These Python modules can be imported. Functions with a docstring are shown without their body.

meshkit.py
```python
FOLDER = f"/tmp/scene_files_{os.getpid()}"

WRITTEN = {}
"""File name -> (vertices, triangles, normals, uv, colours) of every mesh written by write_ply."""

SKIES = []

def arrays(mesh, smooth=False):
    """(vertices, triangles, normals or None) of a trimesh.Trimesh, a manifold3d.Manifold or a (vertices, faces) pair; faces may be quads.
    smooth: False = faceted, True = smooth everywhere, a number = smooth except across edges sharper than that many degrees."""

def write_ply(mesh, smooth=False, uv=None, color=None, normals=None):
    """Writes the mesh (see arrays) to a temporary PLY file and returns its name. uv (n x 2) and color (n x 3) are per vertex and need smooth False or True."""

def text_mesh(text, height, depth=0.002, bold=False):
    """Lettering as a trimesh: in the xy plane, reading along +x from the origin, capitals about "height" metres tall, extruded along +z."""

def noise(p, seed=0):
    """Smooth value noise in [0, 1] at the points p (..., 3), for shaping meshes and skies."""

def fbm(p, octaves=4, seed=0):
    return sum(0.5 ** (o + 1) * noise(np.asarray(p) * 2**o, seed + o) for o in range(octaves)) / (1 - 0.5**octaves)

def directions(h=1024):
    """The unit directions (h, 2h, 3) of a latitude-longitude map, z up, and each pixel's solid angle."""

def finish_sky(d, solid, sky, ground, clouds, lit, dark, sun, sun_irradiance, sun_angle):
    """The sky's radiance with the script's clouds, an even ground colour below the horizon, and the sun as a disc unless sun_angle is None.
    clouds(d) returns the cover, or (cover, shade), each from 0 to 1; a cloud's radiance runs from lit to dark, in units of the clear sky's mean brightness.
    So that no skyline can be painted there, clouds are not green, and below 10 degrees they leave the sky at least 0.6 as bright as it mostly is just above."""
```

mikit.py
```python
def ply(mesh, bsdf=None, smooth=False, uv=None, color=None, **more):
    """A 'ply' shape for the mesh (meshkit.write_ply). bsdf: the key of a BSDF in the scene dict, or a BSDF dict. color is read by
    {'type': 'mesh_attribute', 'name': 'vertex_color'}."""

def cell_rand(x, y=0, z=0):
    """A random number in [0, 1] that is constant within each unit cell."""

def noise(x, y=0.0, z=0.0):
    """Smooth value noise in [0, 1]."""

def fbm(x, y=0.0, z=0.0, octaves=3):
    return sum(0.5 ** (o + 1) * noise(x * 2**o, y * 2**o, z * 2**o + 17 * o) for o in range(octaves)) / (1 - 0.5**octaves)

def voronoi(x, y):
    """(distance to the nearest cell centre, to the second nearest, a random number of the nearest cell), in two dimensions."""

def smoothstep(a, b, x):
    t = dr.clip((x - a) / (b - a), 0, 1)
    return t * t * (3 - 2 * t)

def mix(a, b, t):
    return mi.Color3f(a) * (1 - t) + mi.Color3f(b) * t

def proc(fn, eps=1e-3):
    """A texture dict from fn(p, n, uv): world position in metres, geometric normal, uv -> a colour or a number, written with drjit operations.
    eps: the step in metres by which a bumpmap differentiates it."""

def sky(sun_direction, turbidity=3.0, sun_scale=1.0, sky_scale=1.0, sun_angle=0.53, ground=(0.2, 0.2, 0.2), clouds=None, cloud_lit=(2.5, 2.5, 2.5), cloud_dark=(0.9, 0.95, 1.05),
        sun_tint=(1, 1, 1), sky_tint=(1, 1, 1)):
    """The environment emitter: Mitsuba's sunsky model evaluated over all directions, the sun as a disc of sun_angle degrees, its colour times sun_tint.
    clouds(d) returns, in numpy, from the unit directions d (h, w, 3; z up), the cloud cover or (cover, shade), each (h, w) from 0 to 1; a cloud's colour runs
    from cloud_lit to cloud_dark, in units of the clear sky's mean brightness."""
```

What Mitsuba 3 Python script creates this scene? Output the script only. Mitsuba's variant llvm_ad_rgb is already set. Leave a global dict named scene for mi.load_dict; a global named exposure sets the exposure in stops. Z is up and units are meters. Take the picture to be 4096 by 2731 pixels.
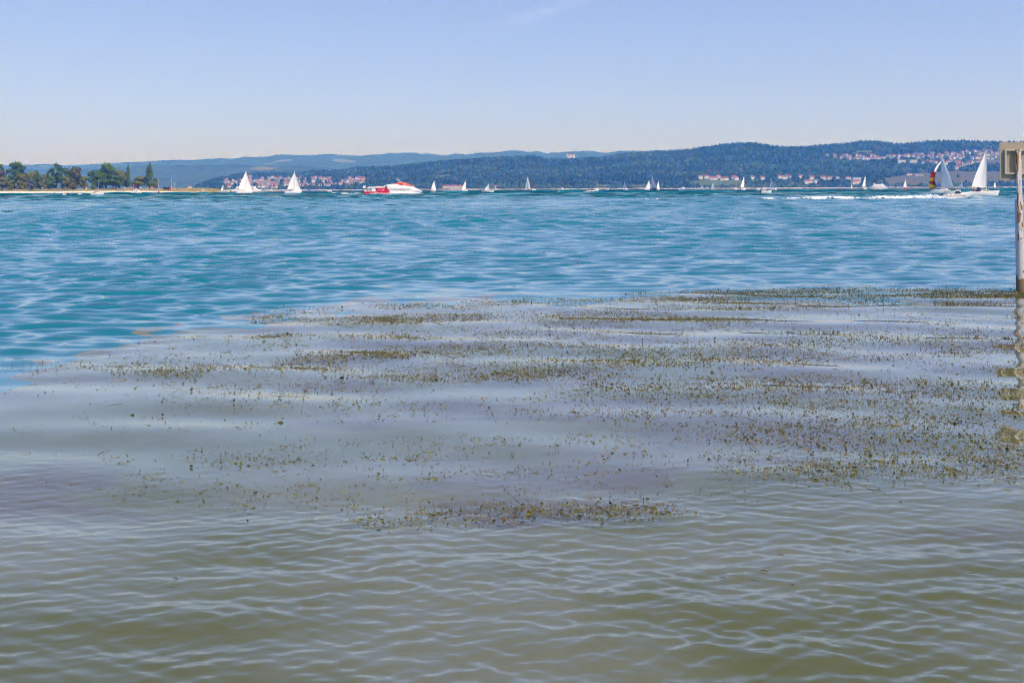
import math, random
import numpy as np, trimesh, drjit as dr, mitsuba as mi, mikit, meshkit
from mikit import proc, noise, fbm, mix, smoothstep
from shapely.geometry import Polygon
import manifold3d as m3

T = mi.ScalarTransform4f
rnd = random.Random(7)
scene, labels = {}, {}

# ------------------------------------------------------------------ camera, sky, air, exposure
H, F = 2.4, 3982.0                 # eye height in metres; focal length in pixels of the 4096 wide photograph
ROLL = 0.00418
exposure = 1.53
SUN = (0.55, -0.60, 0.88)
scene['camera'] = {'type': 'perspective', 'fov': 54.43, 'fov_axis': 'x', 'near_clip': 0.1, 'far_clip': 60000.0,
                   'principal_point_offset_y': 0.2239,
                   'to_world': T().look_at(origin=[0, 0, H], target=[0, 100, H], up=[math.sin(ROLL), 0, math.cos(ROLL)]),
                   'medium': {'type': 'ref', 'id': 'haze_air'}}


def cloud_cover(d):
    # one thin wisp high up and a few very faint low streaks
    x, y, z = d[..., 0], np.maximum(d[..., 1], 1e-3), d[..., 2]
    u, v = x / y, z / y
    front = d[..., 1] > 0.2
    t = np.clip((u + 0.03) / 0.10, -1, 2)
    line = 0.158 + 0.030 * t
    w = np.exp(-((v - line) / 0.0045) ** 2) * np.exp(-((t - 0.6) / 0.45) ** 2)
    n = meshkit.fbm(np.stack([u * 60, v * 220, u * 0 + 2], -1), 4)
    low = meshkit.fbm(np.stack([u * 14 + 3, v * 120, u * 0 + 9], -1), 4)
    c = 0.42 * w * np.clip(n * 1.8 - 0.3, 0, 1) + 0.10 * np.clip(low * 2.2 - 1.15, 0, 1) * np.exp(-((v - 0.035) / 0.02) ** 2)
    veil = 1 - np.exp(-0.036 / np.maximum(d[..., 2], 0.03))     # even, very thin cirrus: thicker where the sight line is longer
    return np.clip(veil + np.where(front, c, 0.0), 0, 1)


scene['sky'] = mikit.sky(SUN, turbidity=3.0, sky_scale=1.35, sky_tint=(0.97, 0.93, 1.09), clouds=cloud_cover, cloud_lit=(1.9, 2.06, 3.15))
scene['haze_air'] = {'type': 'homogeneous', 'albedo': {'type': 'rgb', 'value': [0.94, 0.95, 0.97]},
                     'sigma_t': {'type': 'rgb', 'value': [1.4e-5, 5.9e-5, 1.75e-4]}}


# ------------------------------------------------------------------ small helpers
def yh(X):
    return 754.0 - (X - 2048) * ROLL


def at(X, Y, d):
    """The point at distance d seen at (X, Y) of the photograph: used while measuring where each thing stands."""
    return np.array([(X - 2048) / F * d, d, H + (yh(X) - Y) / F * d])


def onwater(X, Y):
    d = H * F / (Y - yh(X))
    return (X - 2048) / F * d, d


def rgb(*c):
    return {'type': 'rgb', 'value': list(c)}


def mat(name, c, rough=0.6, spec=0.3, **k):
    scene['m_' + name] = {'type': 'twosided', 'bsdf': {'type': 'principled', 'base_color': c if isinstance(c, dict) else rgb(*c), 'roughness': rough, 'specular': spec, **k}}


counts = {}


def new(name):
    n = counts.get(name, 0)
    counts[name] = n + 1
    return name if n == 0 else f'{name}_{n:03d}'


def obj(key, mesh, m, smooth=False, M=None, color=None):
    n, k = 0, key
    while k in scene:
        n += 1
        k = f'{key}_{n:03d}'
    if isinstance(mesh, dict):
        s = {kk: v for kk, v in mesh.items()}
        s['bsdf'] = {'type': 'ref', 'id': 'm_' + m}
    else:
        s = mikit.ply(mesh, 'm_' + m, smooth=smooth, color=color)
    if M is not None:
        s['to_world'] = M
    scene[k] = s
    return k


def tag(key, label, cat=None, group=None, kind=None):
    labels[key] = {'label': label}
    if cat:
        labels[key]['category'] = cat
    if group:
        labels[key]['group'] = group
    if kind:
        labels[key]['kind'] = kind


def place(x, y, z=0.0, rz=0.0, ry=0.0, rx=0.0, s=1.0):
    return T().translate([float(x), float(y), float(z)]).rotate([0, 0, 1], rz).rotate([0, 1, 0], ry).rotate([1, 0, 0], rx).scale(s)


def cat(*ms):
    return trimesh.util.concatenate(list(ms))


def box(x0, x1, y0, y1, z0, z1):
    b = trimesh.creation.box([x1 - x0, y1 - y0, z1 - z0])
    b.apply_translation([(x0 + x1) / 2, (y0 + y1) / 2, (z0 + z1) / 2])
    return b


def tube(pts, r, n=8):
    """A tapered tube along points; r a number or one per point."""
    pts = np.asarray(pts, float)
    rr = np.broadcast_to(r, (len(pts),))
    t = np.gradient(pts, axis=0)
    t /= np.linalg.norm(t, axis=1, keepdims=True) + 1e-12
    a = np.cross(t, np.where(np.abs(t[:, 2:]) < 0.9, [0, 0, 1.0], [1.0, 0, 0]))
    a /= np.linalg.norm(a, axis=1, keepdims=True) + 1e-12
    b = np.cross(t, a)
    ang = np.arange(n) * 2 * np.pi / n
    v = pts[:, None] + rr[:, None, None] * (np.cos(ang)[None, :, None] * a[:, None] + np.sin(ang)[None, :, None] * b[:, None])
    v = np.vstack([v.reshape(-1, 3), pts[:1], pts[-1:]])
    f = []
    for i in range(len(pts) - 1):
        for j in range(n):
            p, q = i * n + j, i * n + (j + 1) % n
            f += [[p, q, q + n], [p, q + n, p + n]]
    e0, e1, o = len(v) - 2, len(v) - 1, (len(pts) - 1) * n
    for j in range(n):
        f += [[e0, (j + 1) % n, j], [e1, o + j, o + (j + 1) % n]]
    m = trimesh.Trimesh(v, f, process=False)
    m.fix_normals()
    return m


def prism(poly, w, y=0.0):
    """Side profile (x, z) extruded to the width w across y."""
    m = trimesh.creation.extrude_polygon(Polygon(poly), w, engine='earcut')
    v = m.vertices.copy()
    m.vertices = np.stack([v[:, 0], y + w / 2 - v[:, 2], v[:, 1]], 1)
    m.fix_normals()
    return m


def gridmesh(P):
    """(rows, cols, 3) points to a triangle mesh."""
    r, c = P.shape[:2]
    i, j = np.meshgrid(np.arange(r - 1), np.arange(c - 1), indexing='ij')
    a = (i * c + j).ravel()
    f = np.vstack([np.stack([a, a + 1, a + c + 1], 1), np.stack([a, a + c + 1, a + c], 1)])
    return trimesh.Trimesh(P.reshape(-1, 3), f, process=False)


def loft(xs, zb, zt, hw, p=3.0, n=16):
    """Rounded body along x: superellipse sections between zb and zt with half width hw, closed at the ends."""
    a = np.arange(n) * 2 * np.pi / n
    c, s = np.cos(a), np.sin(a)
    cx, cz = np.sign(c) * np.abs(c) ** (2 / p), np.sign(s) * np.abs(s) ** (2 / p)
    P = np.array([[[x, w * cx[k], (b + t) / 2 + (t - b) / 2 * cz[k]] for k in range(n + 0)] for x, b, t, w in zip(xs, zb, zt, hw)])
    P = np.concatenate([P, P[:, :1]], 1)
    m = gridmesh(P)
    v = list(m.vertices)
    f = m.faces.tolist()
    for r in (0, len(xs) - 1):
        k = len(v)
        v.append(P[r].mean(0))
        for j in range(n):
            f.append([k, r * (n + 1) + j, r * (n + 1) + j + 1] if r else [k, r * (n + 1) + j + 1, r * (n + 1) + j])
    m = trimesh.Trimesh(v, f, process=True)
    m.fix_normals()
    return m


def hull_mesh(L, B, Fb, draft=0.4, stern=0.75, bow=1.25, sharp=2.2, n=14, rake=0.08):
    """Boat hull with its deck: x forward, stern at -L/2, waterline z = 0."""
    P = []
    for s in np.linspace(0, 1, n):
        b = B / 2 * (stern + (1 - stern) * math.sin(min(s / 0.42, 1) * math.pi / 2)) * (1 - max(0, (s - 0.42) / 0.58) ** sharp)
        b = max(b, 0.012 * B)
        z = Fb * (1 + (bow - 1) * s ** 2)
        k = -draft * (1 - max(0, (s - 0.55) / 0.45) ** 2)
        x = -L / 2 + L * s
        xr = x - rake * L * max(0, s - 0.6) / 0.4
        half = [(xr, 0, k), (xr, 0.55 * b, k * 0.75), (xr + (x - xr) * 0.4, 0.88 * b, 0.15 * Fb), (x, b, z), (x, b * 0.93, z + 0.03 * Fb), (x, 0, z + 0.09 * Fb)]
        P.append(half + [(q[0], -q[1], q[2]) for q in half[::-1][1:-1]] + [half[0]])
    m = gridmesh(np.array(P))
    v, f, c = list(m.vertices), m.faces.tolist(), len(P[0])
    k = len(v)
    v.append(np.mean(P[0][:-1], 0))
    for j in range(c - 1):
        f.append([k, j + 1, j])
    m = trimesh.Trimesh(v, f, process=True)
    m.fix_normals()
    return m


# ------------------------------------------------------------------ the water: one wave field used by everything that floats
WR = np.random.default_rng(3)


def comps(n, lam0, lam1, spread, mean=0.0):
    lam = np.exp(WR.uniform(math.log(lam0), math.log(lam1), n))
    th = mean + WR.normal(0, spread, n)
    return lam, th, WR.uniform(0, 2 * np.pi, n)


NEAR = [np.concatenate(q) for q in zip(comps(18, .070, .21, .20, .46), comps(18, .070, .21, .22, -.36), comps(10, .12, .3, .2, .05), comps(12, .39, 1.2, .35, .1))]
SWELL = comps(9, .9, 2.6, .26, .05)
OPEN = comps(64, .30, 22., .30, -.05)
MICRO = comps(12, .25, .6, .5, .0)


def sig(x):
    return 1 / (1 + np.exp(-np.clip(x, -40, 40)))


def far_edge(x):
    return 11.0 + 12.2 * sig((x + 5.4) / 0.85)


def wave_height(x, y, cell):
    """Height of the surface; cell is the local mesh spacing, waves shorter than it can carry are left to longer ones."""
    x, y = np.asarray(x, float), np.asarray(y, float)
    wob = 0.9 * (meshkit.noise(np.stack([x * .35, y * .35, x * 0], -1)) - .5)
    opn = sig((y - far_edge(x) - 0.9 + 2.6 * wob) / 1.5)
    near = sig((7.4 + 2 * wob - y) / 0.75)
    mid = 1 - sig((y - 70) / 12.)
    h = np.zeros_like(x)
    lam, th, ph = NEAR
    k = 2 * np.pi / lam
    gust = .55 + .9 * meshkit.noise(np.stack([x * .8, y * .6, x * 0 + 5], -1))
    for i in range(len(lam)):
        s = 0.030 if lam[i] < .39 else 0.018
        q = k[i] * (np.sin(th[i]) * x + np.cos(th[i]) * y) + ph[i]
        h += near * gust * s / k[i] * (np.sin(q) + .22 * np.sin(2 * q + 1.57))
    lam, th, ph = SWELL
    k = 2 * np.pi / lam
    for i in range(len(lam)):
        h += mid * 0.0180 / k[i] * np.sin(k[i] * (np.sin(th[i]) * x + np.cos(th[i]) * y) + ph[i])
    lam, th, ph = OPEN
    k = 2 * np.pi / lam
    tot, acc = np.zeros_like(x), np.zeros_like(x)
    for i in range(len(lam)):
        w = sig((lam[i] / (2.9 * cell) - 1) * 6) * sig((0.75 + y / 52. - lam[i]) / (.15 * lam[i] + .1))
        tot += w
        acc += w / k[i] * np.sin(k[i] * (np.sin(th[i]) * x + np.cos(th[i]) * y) + ph[i])
    patch = .34 + 1.3 * meshkit.fbm(np.stack([x / (6 + y * .12), y / (3.5 + y * .12), x * 0 + 2], -1), 3)
    h += opn * (0.25 + .15 * sig((y - 45) / 12.)) * patch * np.sqrt(2 / np.maximum(tot, 1.0)) * acc
    return h


def water_z(x, y):
    y = np.asarray(y, float)
    return wave_height(x, y, np.interp(y, YR, np.gradient(YR)))


def rows():
    y, out = 3.4, []
    while y < 3300:
        out.append(y)
        y += 0.0145 if y < 7.5 else (min(0.0145 + (y - 7.5) * .0058, .0060 * y, max(.08, .0047 * y) if y < 110 else 9.) if y < 300 else (.0075 if y < 800 else .013) * y)
    return np.array(out)


YR = rows()
U = np.linspace(-0.62, 0.62, 420)
U = np.concatenate([[-30, -9, -3, -1.4, -.85, -.7], U, [.7, .85, 1.4, 3, 9, 30]])
gx, gy = np.meshgrid(U, YR)
gx = gx * (gy + 1.0)
cell = np.broadcast_to(np.gradient(YR)[:, None], gx.shape)
gz = wave_height(gx, gy, cell) * (np.abs(np.broadcast_to(U, gx.shape)) < 0.69)
P = np.stack([gx, gy, gz], -1)
back = P[:1].copy()
back[..., 1] = -400
back[..., 2] = 0
wm = gridmesh(np.concatenate([back, P]))
print('water rows', len(YR), 'tris', len(wm.faces))


def silt_colour(p, n, uv):
    # sand and silt of the shallow shelf in uneven patches, with darker weed beds growing on it
    x, y = p.x, p.y
    silt = mix((.112, .124, .045), (.165, .184, .135), smoothstep(.32, .68, fbm(x * .55 + 3, y * .75, 6.0, 4)))
    bedw = smoothstep(.42, .60, fbm(x * .5 + 7, y * 1.0, 1.0, 3)) * smoothstep(7.2, 8.0, y + 3. * (fbm(x * .9 + 1, y * 1.3, 2.0, 4) - .5))
    return mix(silt, mix((.085, .075, .055), (.13, .105, .085), fbm(x * 2.6 + 7, y * 4.2, 1.0, 4)), .7 * bedw)


scene['m_water'] = {'type': 'thindielectric', 'int_ior': 1.41}
mat('lake_bed', proc(silt_colour), 1.0, 0)
mat('deep_water', (.003, .135, .200), 1.0, 0)


def column(key, m, rows_, z):
    """A body of cloudy water or silt under the surface. Light scatters inside it, so its normals point up."""
    b = np.stack([gx[rows_], gy[rows_], z], -1)
    if gy[rows_][0, 0] < 4:
        b = np.concatenate([b[:1] * [1, 0, 1] + [0, -400, 0], b])
    g = gridmesh(b)
    scene[key] = {'type': 'ply', 'filename': meshkit.write_ply(g, False, normals=np.tile([0., 0., 1.], (len(g.vertices), 1))), 'face_normals': False, 'bsdf': {'type': 'ref', 'id': 'm_' + m}}


# the shallow shelf: uneven silt that drops away at an irregular edge; beyond it the clear lake water, close under the waves
n0, n1, n2 = (int(np.searchsorted(YR, q)) for q in (8.5, 17., 34.))
sel = np.concatenate([np.arange(0, n0, 10), np.arange(n0, n2, 4)])
drop = gy[sel] - (11.5 + 13.1 * sig((gx[sel] - -5.7) / 1.0))
relief = meshkit.fbm(np.stack([gx[sel] * .9, gy[sel] * .8, gx[sel] * 0 + 1], -1), 5) - .5
column('lake_bed', 'lake_bed', sel, np.clip(-.15 - .022 * drop + .34 * relief, -1.2, -.07))
tag('lake_bed', 'silty shallow lake bed with dark weed patches', kind='structure')
sel = np.concatenate([np.arange(n0, n1, 4), np.arange(n1, len(YR))])
follow = np.clip((gy[sel] - 18) / 9., 0, 1)
column('deep_water', 'deep_water', sel, (1 - follow) * -.15 + follow * (gz[sel] - .05))
tag('deep_water', 'clear turquoise water of the open lake beyond the shallow shelf', kind='structure')
obj('water', wm, 'water', smooth=True)
tag('water', 'rippled lake water, olive near the shore and turquoise blue farther out', kind='structure')


# ------------------------------------------------------------------ land: far hills, the near hillside, the shore, the spit
def interp(pts):
    a = np.array(pts, float)
    return lambda X: np.interp(X, a[:, 0], a[:, 1])


RIDGE_FAR = interp([(-900, 664), (0, 660), (200, 659), (330, 656), (500, 649), (600, 645), (720, 642), (840, 637), (1000, 630), (1080, 628), (1105, 620), (1160, 617), (1250, 619), (1330, 615),
                    (1400, 622), (1445, 624), (1500, 617), (1560, 614), (1650, 613), (1735, 616), (1775, 618), (1830, 613), (1870, 618), (1950, 611), (2010, 607), (2060, 604), (2150, 606),
                    (2185, 616), (2250, 608), (2300, 604), (2350, 605), (2410, 610), (2480, 603), (2550, 601), (2650, 600), (2900, 606), (3400, 600), (5000, 610)])
RIDGE_MID = interp([(-900, 682), (0, 676), (150, 681), (300, 682), (480, 668), (560, 664), (660, 664), (800, 661), (900, 662), (1000, 666), (1100, 668), (1200, 667), (1300, 669), (1370, 678), (1450, 690), (1600, 720), (2000, 745), (5000, 745)])
RIDGE_NEAR = interp([(-900, 757), (700, 757), (770, 752), (800, 735), (850, 716), (900, 704), (960, 695), (1000, 692), (1100, 689), (1200, 692), (1250, 682), (1300, 680), (1360, 681), (1400, 674), (1450, 667), (1500, 665),
                     (1600, 661), (1700, 649), (1800, 641), (1900, 633), (2000, 627), (2100, 622), (2150, 623), (2190, 635), (2280, 634), (2350, 631), (2400, 627), (2500, 613), (2600, 605), (2740, 598),
                     (2850, 583), (2920, 572), (2990, 569), (3040, 573), (3110, 585), (3160, 586), (3230, 584), (3300, 578), (3380, 573), (3440, 561), (3500, 562), (3600, 575), (3650, 570), (3700, 564),
                     (3800, 561), (3900, 562), (4000, 566), (4200, 566), (4500, 575), (5200, 590)])


def vis(X, Y):
    return (yh(X) - Y) / F


def ridge_sheet(ridge, y0, y1, name, colour, label, rough):
    Xs = np.linspace(-700, 4900, 420)
    ts = np.linspace(0, 1, 26)
    A = vis(Xs, ridge(Xs))
    pts = []
    for t in ts:
        y = y0 + (y1 - y0) * t
        v = -.0004 + (A + .0004) * (t ** .8)
        x = (Xs - 2048) / F * y
        n = meshkit.fbm(np.stack([x / 160., x * 0 + y / 160., x * 0], -1), 4) - .5
        pts.append(np.stack([x, np.full_like(x, y), H + v * y + rough * n * min(1, 3 * t)], -1))
    pts.append(pts[-1] + np.array([0, 600, -120]))
    mat(name, proc(colour), .95, 0)
    obj(name, gridmesh(np.array(pts)), name, smooth=30)
    tag(name, label, kind='structure')


def far_colour(p, n, uv):
    f = smoothstep(.775, .79, fbm(p.x / 520., p.y / 700., 1.0, 3))
    w = fbm(p.x / 60., p.z / 22., p.y / 90., 3)
    return mix(mix((.025, .045, .03), (.07, .09, .05), w), (.13, .135, .08), f)


ridge_sheet(RIDGE_FAR, 7200, 9600, 'hills_far', far_colour, 'pale blue wooded hill range on the horizon', 26)
ridge_sheet(RIDGE_MID, 5200, 6400, 'hills_middle', far_colour, 'blue wooded hills between the lake shore and the horizon range', 22)

Y0, Y1 = 3000., 4400.
TREE_PX = 11.0


def near_v(X, t):
    return -.0008 + (vis(X, RIDGE_NEAR(X) + np.minimum(TREE_PX, 757 - RIDGE_NEAR(X))) + .0008) * t


def hill_point(X, Y):
    """Ground point of the near hillside seen at (X, Y)."""
    A = near_v(X, 1.0)
    t = np.clip((vis(X, Y) + .0008) / (A + .0008 + 1e-9), 0, 1)
    y = Y0 + (Y1 - Y0) * t
    return (X - 2048) / F * y, y, H + vis(X, Y) * y


Xs = np.linspace(620, 5100, 460)
ts = np.linspace(0, 1, 40)
pts = []
for t in ts:
    y = Y0 + (Y1 - Y0) * t
    x = (Xs - 2048) / F * y
    n = meshkit.fbm(np.stack([x / 130., x * 0 + y / 130., x * 0], -1), 3) - .5
    pts.append(np.stack([x, np.full_like(x, y), H + near_v(Xs, t) * y + 2 * n * min(1, t * 6) * (1 - (t > .97))], -1))
pts.append(pts[-1] + np.array([0, 500, -150]))


def hill_colour(p, n, uv):
    w = fbm(p.x / 35., p.y / 50., 2.0, 3)
    return mix((.035, .055, .02), (.085, .10, .04), w)


mat('hills_near', proc(hill_colour), .95, 0)
obj('hills_near', gridmesh(np.array(pts)), 'hills_near', smooth=True)
tag('hills_near', 'green hillside under the forest across the lake', kind='structure')


def slope_sheet(name, poly, m, lift, label):
    """A field draped on the hillside inside the outline poly."""
    P = Polygon(poly)
    x0, y0, x1, y1 = P.bounds
    v = trimesh.creation.triangulate_polygon(P.segmentize(14), engine='earcut')
    q = np.array([hill_point(a, b) for a, b in v[0]])
    q[:, 2] += lift
    mesh = trimesh.Trimesh(q, v[1], process=False)
    k = new(name)
    obj(k, mesh, m)
    tag(k, label, kind='structure')


def vine_colour(p, n, uv):
    rows_ = .5 + .5 * dr.sin(p.x * .55 + p.y * .22 + 3 * noise(p.x / 60., p.y / 60., 1.0))
    w = fbm(p.x / 45., p.y / 70., 4.0, 3)
    return mix(mix((.085, .08, .05), (.14, .115, .085), w), (.055, .07, .03), rows_ * .6)


def meadow_colour(p, n, uv):
    return mix((.055, .085, .03), (.11, .13, .05), fbm(p.x / 30., p.y / 40., 6.0, 3))


mat('vineyard', proc(vine_colour), .95, 0)
mat('meadow', proc(meadow_colour), .95, 0)
VINE = [[(3535, 716), (3640, 698), (3720, 691), (3790, 686), (3900, 688), (3880, 735), (3700, 744), (3560, 742)],
        [(3895, 688), (3985, 687), (4060, 700), (4300, 706), (4300, 738), (3880, 735)],
        [(3870, 648), (3960, 641), (4300, 640), (4300, 655), (3880, 660)]]
MEADOW = [[(2765, 726), (2860, 722), (2985, 724), (2990, 742), (2880, 747), (2760, 744)], [(3418, 606), (3455, 602), (3490, 604), (3492, 612), (3420, 612)],
          [(2525, 742), (2605, 741), (2606, 750), (2526, 750)], [(1740, 705), (1800, 698), (1815, 704), (1750, 714)], [(2382, 742), (2440, 741), (2441, 749), (2382, 750)]]
for poly, lab in zip(VINE, ['brown and green vineyard slope behind the striped spinnaker', 'brown vineyard slope low behind the sign board and the right yacht', 'pale brown vineyard strip above the right yacht']):
    slope_sheet('vineyard', poly, 'vineyard', 2.2, lab)
for poly, lab in zip(MEADOW, ['green meadow below the row of lakeside houses', 'pale green meadow above the upper village', 'small green meadow on the far shore right of the middle',
                              'pale green clearing in the forest right of the ferry', 'light meadow strip on the far shore left of three overlapping sails']):
    slope_sheet('meadow', poly, 'meadow', 2.2, lab)

# pale shore line under the hills
Xs = np.linspace(870, 4900, 200)
prof = [(-14, -1.0), (-2, .3), (3, 1.5), (14, 2.2), (22, 2.4)]
pts = [np.stack([(Xs - 2048) / F * (Y0 + a), np.full_like(Xs, Y0 + a), np.full_like(Xs, b) + .5 * meshkit.noise(np.stack([Xs / 9., Xs * 0 + a, Xs * 0], -1))], -1) for a, b in prof]


def stone_colour(p, n, uv):
    return mix((.16, .15, .13), (.52, .48, .45), smoothstep(.3, .7, fbm(p.x / 22., p.z, 1.0, 3)))


mat('shore', proc(stone_colour), .9, .1)
obj('shore', gridmesh(np.array(pts)), 'shore')
tag('shore', 'thin pale stony shore line below the hills', kind='structure')

# the spit on the left: beach, dry grass and level ground behind
XT = -283.0
sx = np.concatenate([np.linspace(-2200, -560, 18), np.linspace(-550, -276, 190)])
prof = [(943, -1.2), (950, .05), (956, .8), (964, 1.35), (974, 1.6), (985, 2.2), (1000, 2.9), (1020, 3.5), (1045, 4.1), (1120, 4.4), (1250, 4.4), (1300, 1.0), (1310, -1.5)]
pts = []
for a, b in prof:
    tip = np.clip((XT - sx) / 60., 0, 1) ** .6
    wob = 5 * (meshkit.noise(np.stack([sx / 24., sx * 0, sx * 0], -1)) - .5)
    y = 950 + (a - 950) * (.25 + .75 * np.clip((XT - sx) / 100., 0, 1)) + wob
    z = np.where(b > 0, b * (0.42 + .58 * np.clip((XT - sx - 20) / 60., 0, 1)) * tip + .12 * meshkit.noise(np.stack([sx / 3., sx * 0 + a, sx * 0], -1)), b)
    pts.append(np.stack([sx, y, z - .25 * (1 - tip)], -1))
spit = np.array(pts)


def beach_colour(p, n, uv):
    w = fbm(p.x / 4., p.y / 4., 2.0, 3)
    return mix((.50, .44, .36), (.66, .60, .52), w)


def grass_colour(p, n, uv):
    w = fbm(p.x / 9., p.y / 5., 3.0, 3)
    return mix((.10, .115, .035), (.27, .20, .105), smoothstep(.35, .65, w))


mat('beach', proc(beach_colour), .95, 0)
mat('grass', proc(grass_colour), .95, 0)
obj('beach', gridmesh(spit[:5]), 'beach')
tag('beach', 'pale gravel beach along the wooded spit on the left', kind='structure')
obj('spit_ground', gridmesh(spit[4:]), 'grass')
tag('spit_ground', 'dry grass bank of the spit behind the beach', kind='structure')


def spit_z(x, y):
    i = np.abs(sx - x).argmin()
    return float(np.interp(y, spit[:, i, 1], spit[:, i, 2]))


# ------------------------------------------------------------------ forest on the near hillside
def leaf_mat(name, a, b, rough=.9):
    mat(name, proc(lambda p, n, uv: mix(a, b, fbm(p.x * .35, p.y * .35, p.z * .35, 3))), rough, 0)


ico1 = trimesh.creation.icosphere(subdivisions=1)
keep = ico1.triangles_center[:, 2] > -.35
icoF, icoV = ico1.faces[keep], np.array(ico1.vertices)
cone = trimesh.creation.cone(radius=1, height=1, sections=7)
coneV, coneF = np.array(cone.vertices), cone.faces[cone.face_normals[:, 2] > -.5]
FR = np.random.default_rng(11)
HOUSES = []          # filled below, before the forest is planted


# ------------------------------------------------------------------ colours of things
for nm, c in dict(white=(.86, .86, .86), sail=(.92, .92, .92), sail_grey=(.60, .62, .68), sail_dark=(.13, .11, .06), deck=(.62, .60, .55), dark=(.02, .022, .028), navy=(.02, .03, .09), wood=(.20, .09, .04),
                  red=(.62, .03, .04), crimson=(.55, .008, .05), orange_red=(.75, .10, .05), yellow=(.70, .52, .02), purple=(.10, .02, .20), blue=(.03, .06, .45), black=(.012, .012, .012), orange=(.65, .22, .05),
                  metal=(.55, .56, .58), skin=(.52, .30, .21), hair=(.06, .035, .02), cloth_white=(.75, .75, .74), cloth_blue=(.10, .18, .42), cloth_red=(.55, .06, .07), cloth_tan=(.42, .30, .2), cloth_pink=(.62, .32, .38),
                  green=(.05, .18, .08), cream=(.66, .58, .42), wall=(.72, .69, .64), wall_ochre=(.62, .42, .16), wall_grey=(.42, .41, .42), roof=(.31, .125, .105), roof_grey=(.22, .19, .21), glass_dark=(.03, .035, .05),
                  concrete=(.64, .62, .58), trunk=(.10, .07, .045), hut=(.035, .035, .05), foam=(.86, .88, .90), bimini=(.03, .05, .16), pale_pink=(.80, .55, .60), spin_red=(.24, .008, .02), spin_yellow=(.30, .22, .003), spin_purple=(.035, .010, .11), spin_blue=(.015, .022, .22)).items():  # spin_ dyes are darkened to carry the shade on the spinnaker
    mat(nm, c, .55 if nm not in ('metal', 'glass_dark') else .3, .3)


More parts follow.
